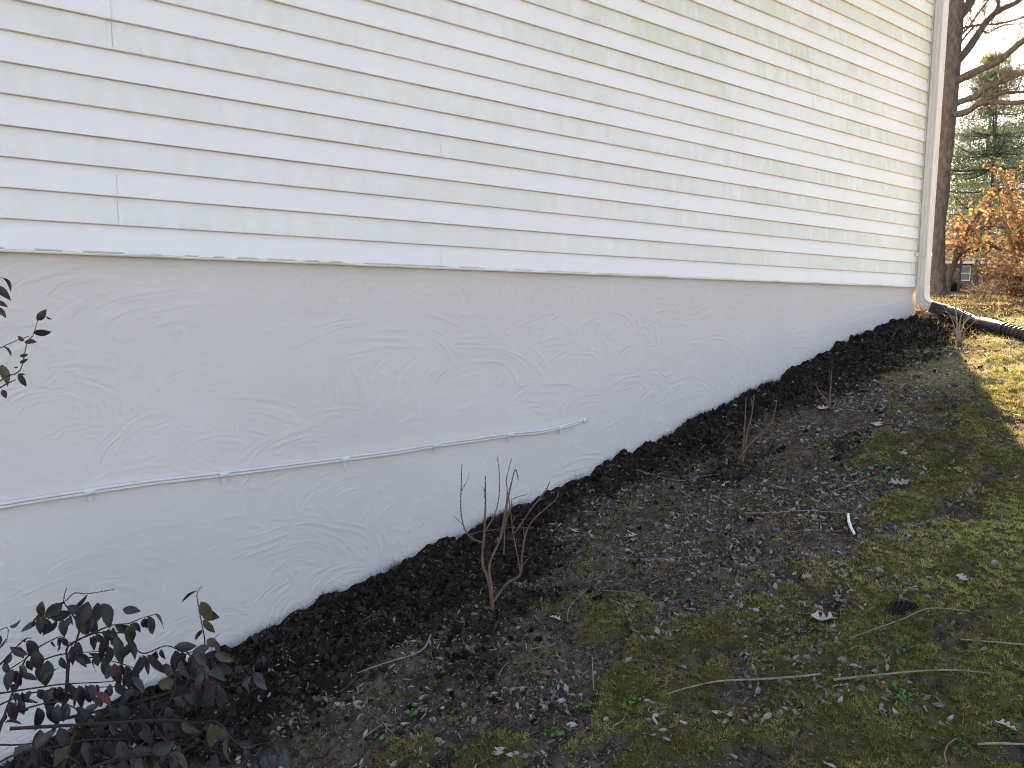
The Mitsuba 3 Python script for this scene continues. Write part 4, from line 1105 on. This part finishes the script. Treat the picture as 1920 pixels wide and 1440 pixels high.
BROWN = [(.16, .095, .06), (.22, .14, .09), (.11, .07, .05), (.28, .19, .12), (.12, .12, .05)]
leafy_shrub('brown_brush', 'low tangle of brown brush and dead leaves under the orange shrub', on_yard(1925, 11.2), .75, .75, 12, BROWN, 30, 1800, .05, .1)
leafy_shrub('brown_brush', 'second tangle of brown brush at the frame edge beside the drain pipe', on_yard(1990, 9.6), .6, .8, 13, BROWN, 26, 1500, .05, .1)
leafy_shrub('brown_brush', 'small pale tangle of dead stalks on the sunny lawn behind the drain pipe', on_yard(1845, 10.5), .28, .3, 14, BROWN, 14, 140, .035, .1, mat='m_stick')
GREEN = [(.03, .055, .028), (.022, .042, .022), (.045, .07, .03)]
leafy_shrub('clipped_shrub', 'dark green rounded shrub against the brick house wall', on_yard(1785, 64), 1.05, .75, 15, GREEN, 30, 2600, .13, .1)

# sunny patch: dry litter and grass on the lawn past the corner
r = np.random.default_rng(9)
x, y = r.uniform(6.0, 16, 30000), r.uniform(-4.5, 5.0, 30000)
kk = ~((x < 7.35) & (y > -.1)) & (y < .50 * (x - 5) - .2) & (y > -.9 - .10 * (x - 6)) & (r.random(30000) < np.clip(9 / (x - 1)**1.0, .2, 1))
x, y = x[kk], y[kk]; n = len(x)
c = np.where((r.random(n) < .6)[:, None], np.array([.36, .30, .165]), np.array([.20, .23, .08])) * r.uniform(.5, 1.25, n)[:, None]
L = r.uniform(.03, .08, n)
m, col = scatter(blade4, blade4_f, rots(n, .8, r) * np.stack([r.uniform(.003, .006, n), L, L * .8], 1)[:, None, :], np.stack([x, y, G(x, y) - .003], 1), c)
put('lawn_grass', m, 'm_moss', color=col)
labels['lawn_grass'] = {'label': 'short yellowing grass on the sunlit lawn past the house corner', 'category': 'grass', 'kind': 'stuff'}
x, y = r.uniform(7.4, 13, 9000), r.uniform(-3, 4.0, 9000)
cl = sstep(.42, .62, meshkit.fbm(p3(x, y, 1.6), 3, 62))
kk = ~((x < 7.35) & (y > -.1)) & (y < .50 * (x - 5) - .2) & (y > -.9 - .10 * (x - 6)) & (r.random(9000) < .15 + .85 * cl)
x, y = x[kk], y[kk]; n = len(x)
vs, cs = [], []
wi = r.integers(len(DRY), size=n); sz = r.uniform(.02, .05, n)
c = np.where((r.random(n) < .5)[:, None], np.array([.25, .17, .11]), np.array([.13, .085, .06])) * r.uniform(.5, 1.3, n)[:, None]
M = rots(n, .7, r); gz_ = G(x, y)
for i in range(len(DRY)):
    q = wi == i
    mm, cc = scatter(*DRY[i], M[q] * sz[q][:, None, None], np.stack([x[q], y[q], gz_[q] + sz[q] * .2], 1), c[q]); vs.append(mm); cs.append(cc)
put('lawn_litter', join(vs), 'm_thin', smooth=True, color=np.vstack(cs))
labels['lawn_litter'] = {'label': 'brown fallen leaves drifted over the sunlit lawn past the corner', 'category': 'leaf litter', 'kind': 'stuff'}

# the brick house far behind
bh = thing('brick_house', 'distant red brick house with a white framed window and dark roof', 'house')
o = on_yard(1762, 68); ex = np.cross(F_ * [1, 1, 0], [0, 0, 1.0]); ex /= np.linalg.norm(ex); ey = np.cross([0, 0, 1.0], ex)


def hb(x0, x1, y0, y1, z0, z1):
    v, f = box(x0, x1, y0, y1, z0, z1)
    return o + v[:, :1] * ex + v[:, 1:2] * ey + v[:, 2:] * [0, 0, 1.0], f


part(bh, 'wall', hb(0, 14, 0, 8, -1, 2.55), 'm_brick')
rv = np.array([[-.5, -.6, 2.5], [14.5, -.6, 2.5], [14.5, 4, 4.2], [-.5, 4, 4.2], [14.5, 8.6, 2.5], [-.5, 8.6, 2.5]])
rv = np.vstack([rv, rv + [0, 0, .2]])
rfm = trimesh.convex.convex_hull(o + rv[:, :1] * ex + rv[:, 1:2] * ey + rv[:, 2:] * [0, 0, 1.0])
roof = part(bh, 'roof', rfm, 'm_shingle')
part(bh, 'fascia', hb(-.5, 14.5, -.66, -.6, 2.42, 2.66), 'm_white')
for wx in (1.65, 6.2, 10.2):
    w = part(bh, 'window', join([hb(wx - .07, wx, -.05, .02, .98, 2.28), hb(wx + .75, wx + .82, -.05, .02, .98, 2.28), hb(wx, wx + .75, -.05, .02, 2.2, 2.28), hb(wx, wx + .75, -.05, .02, .98, 1.06), hb(wx, wx + .75, -.045, .02, 1.59, 1.66)]), 'm_white')
    part(w, 'pane', hb(wx, wx + .75, -.015, .01, 1.06, 2.2), 'm_pane')
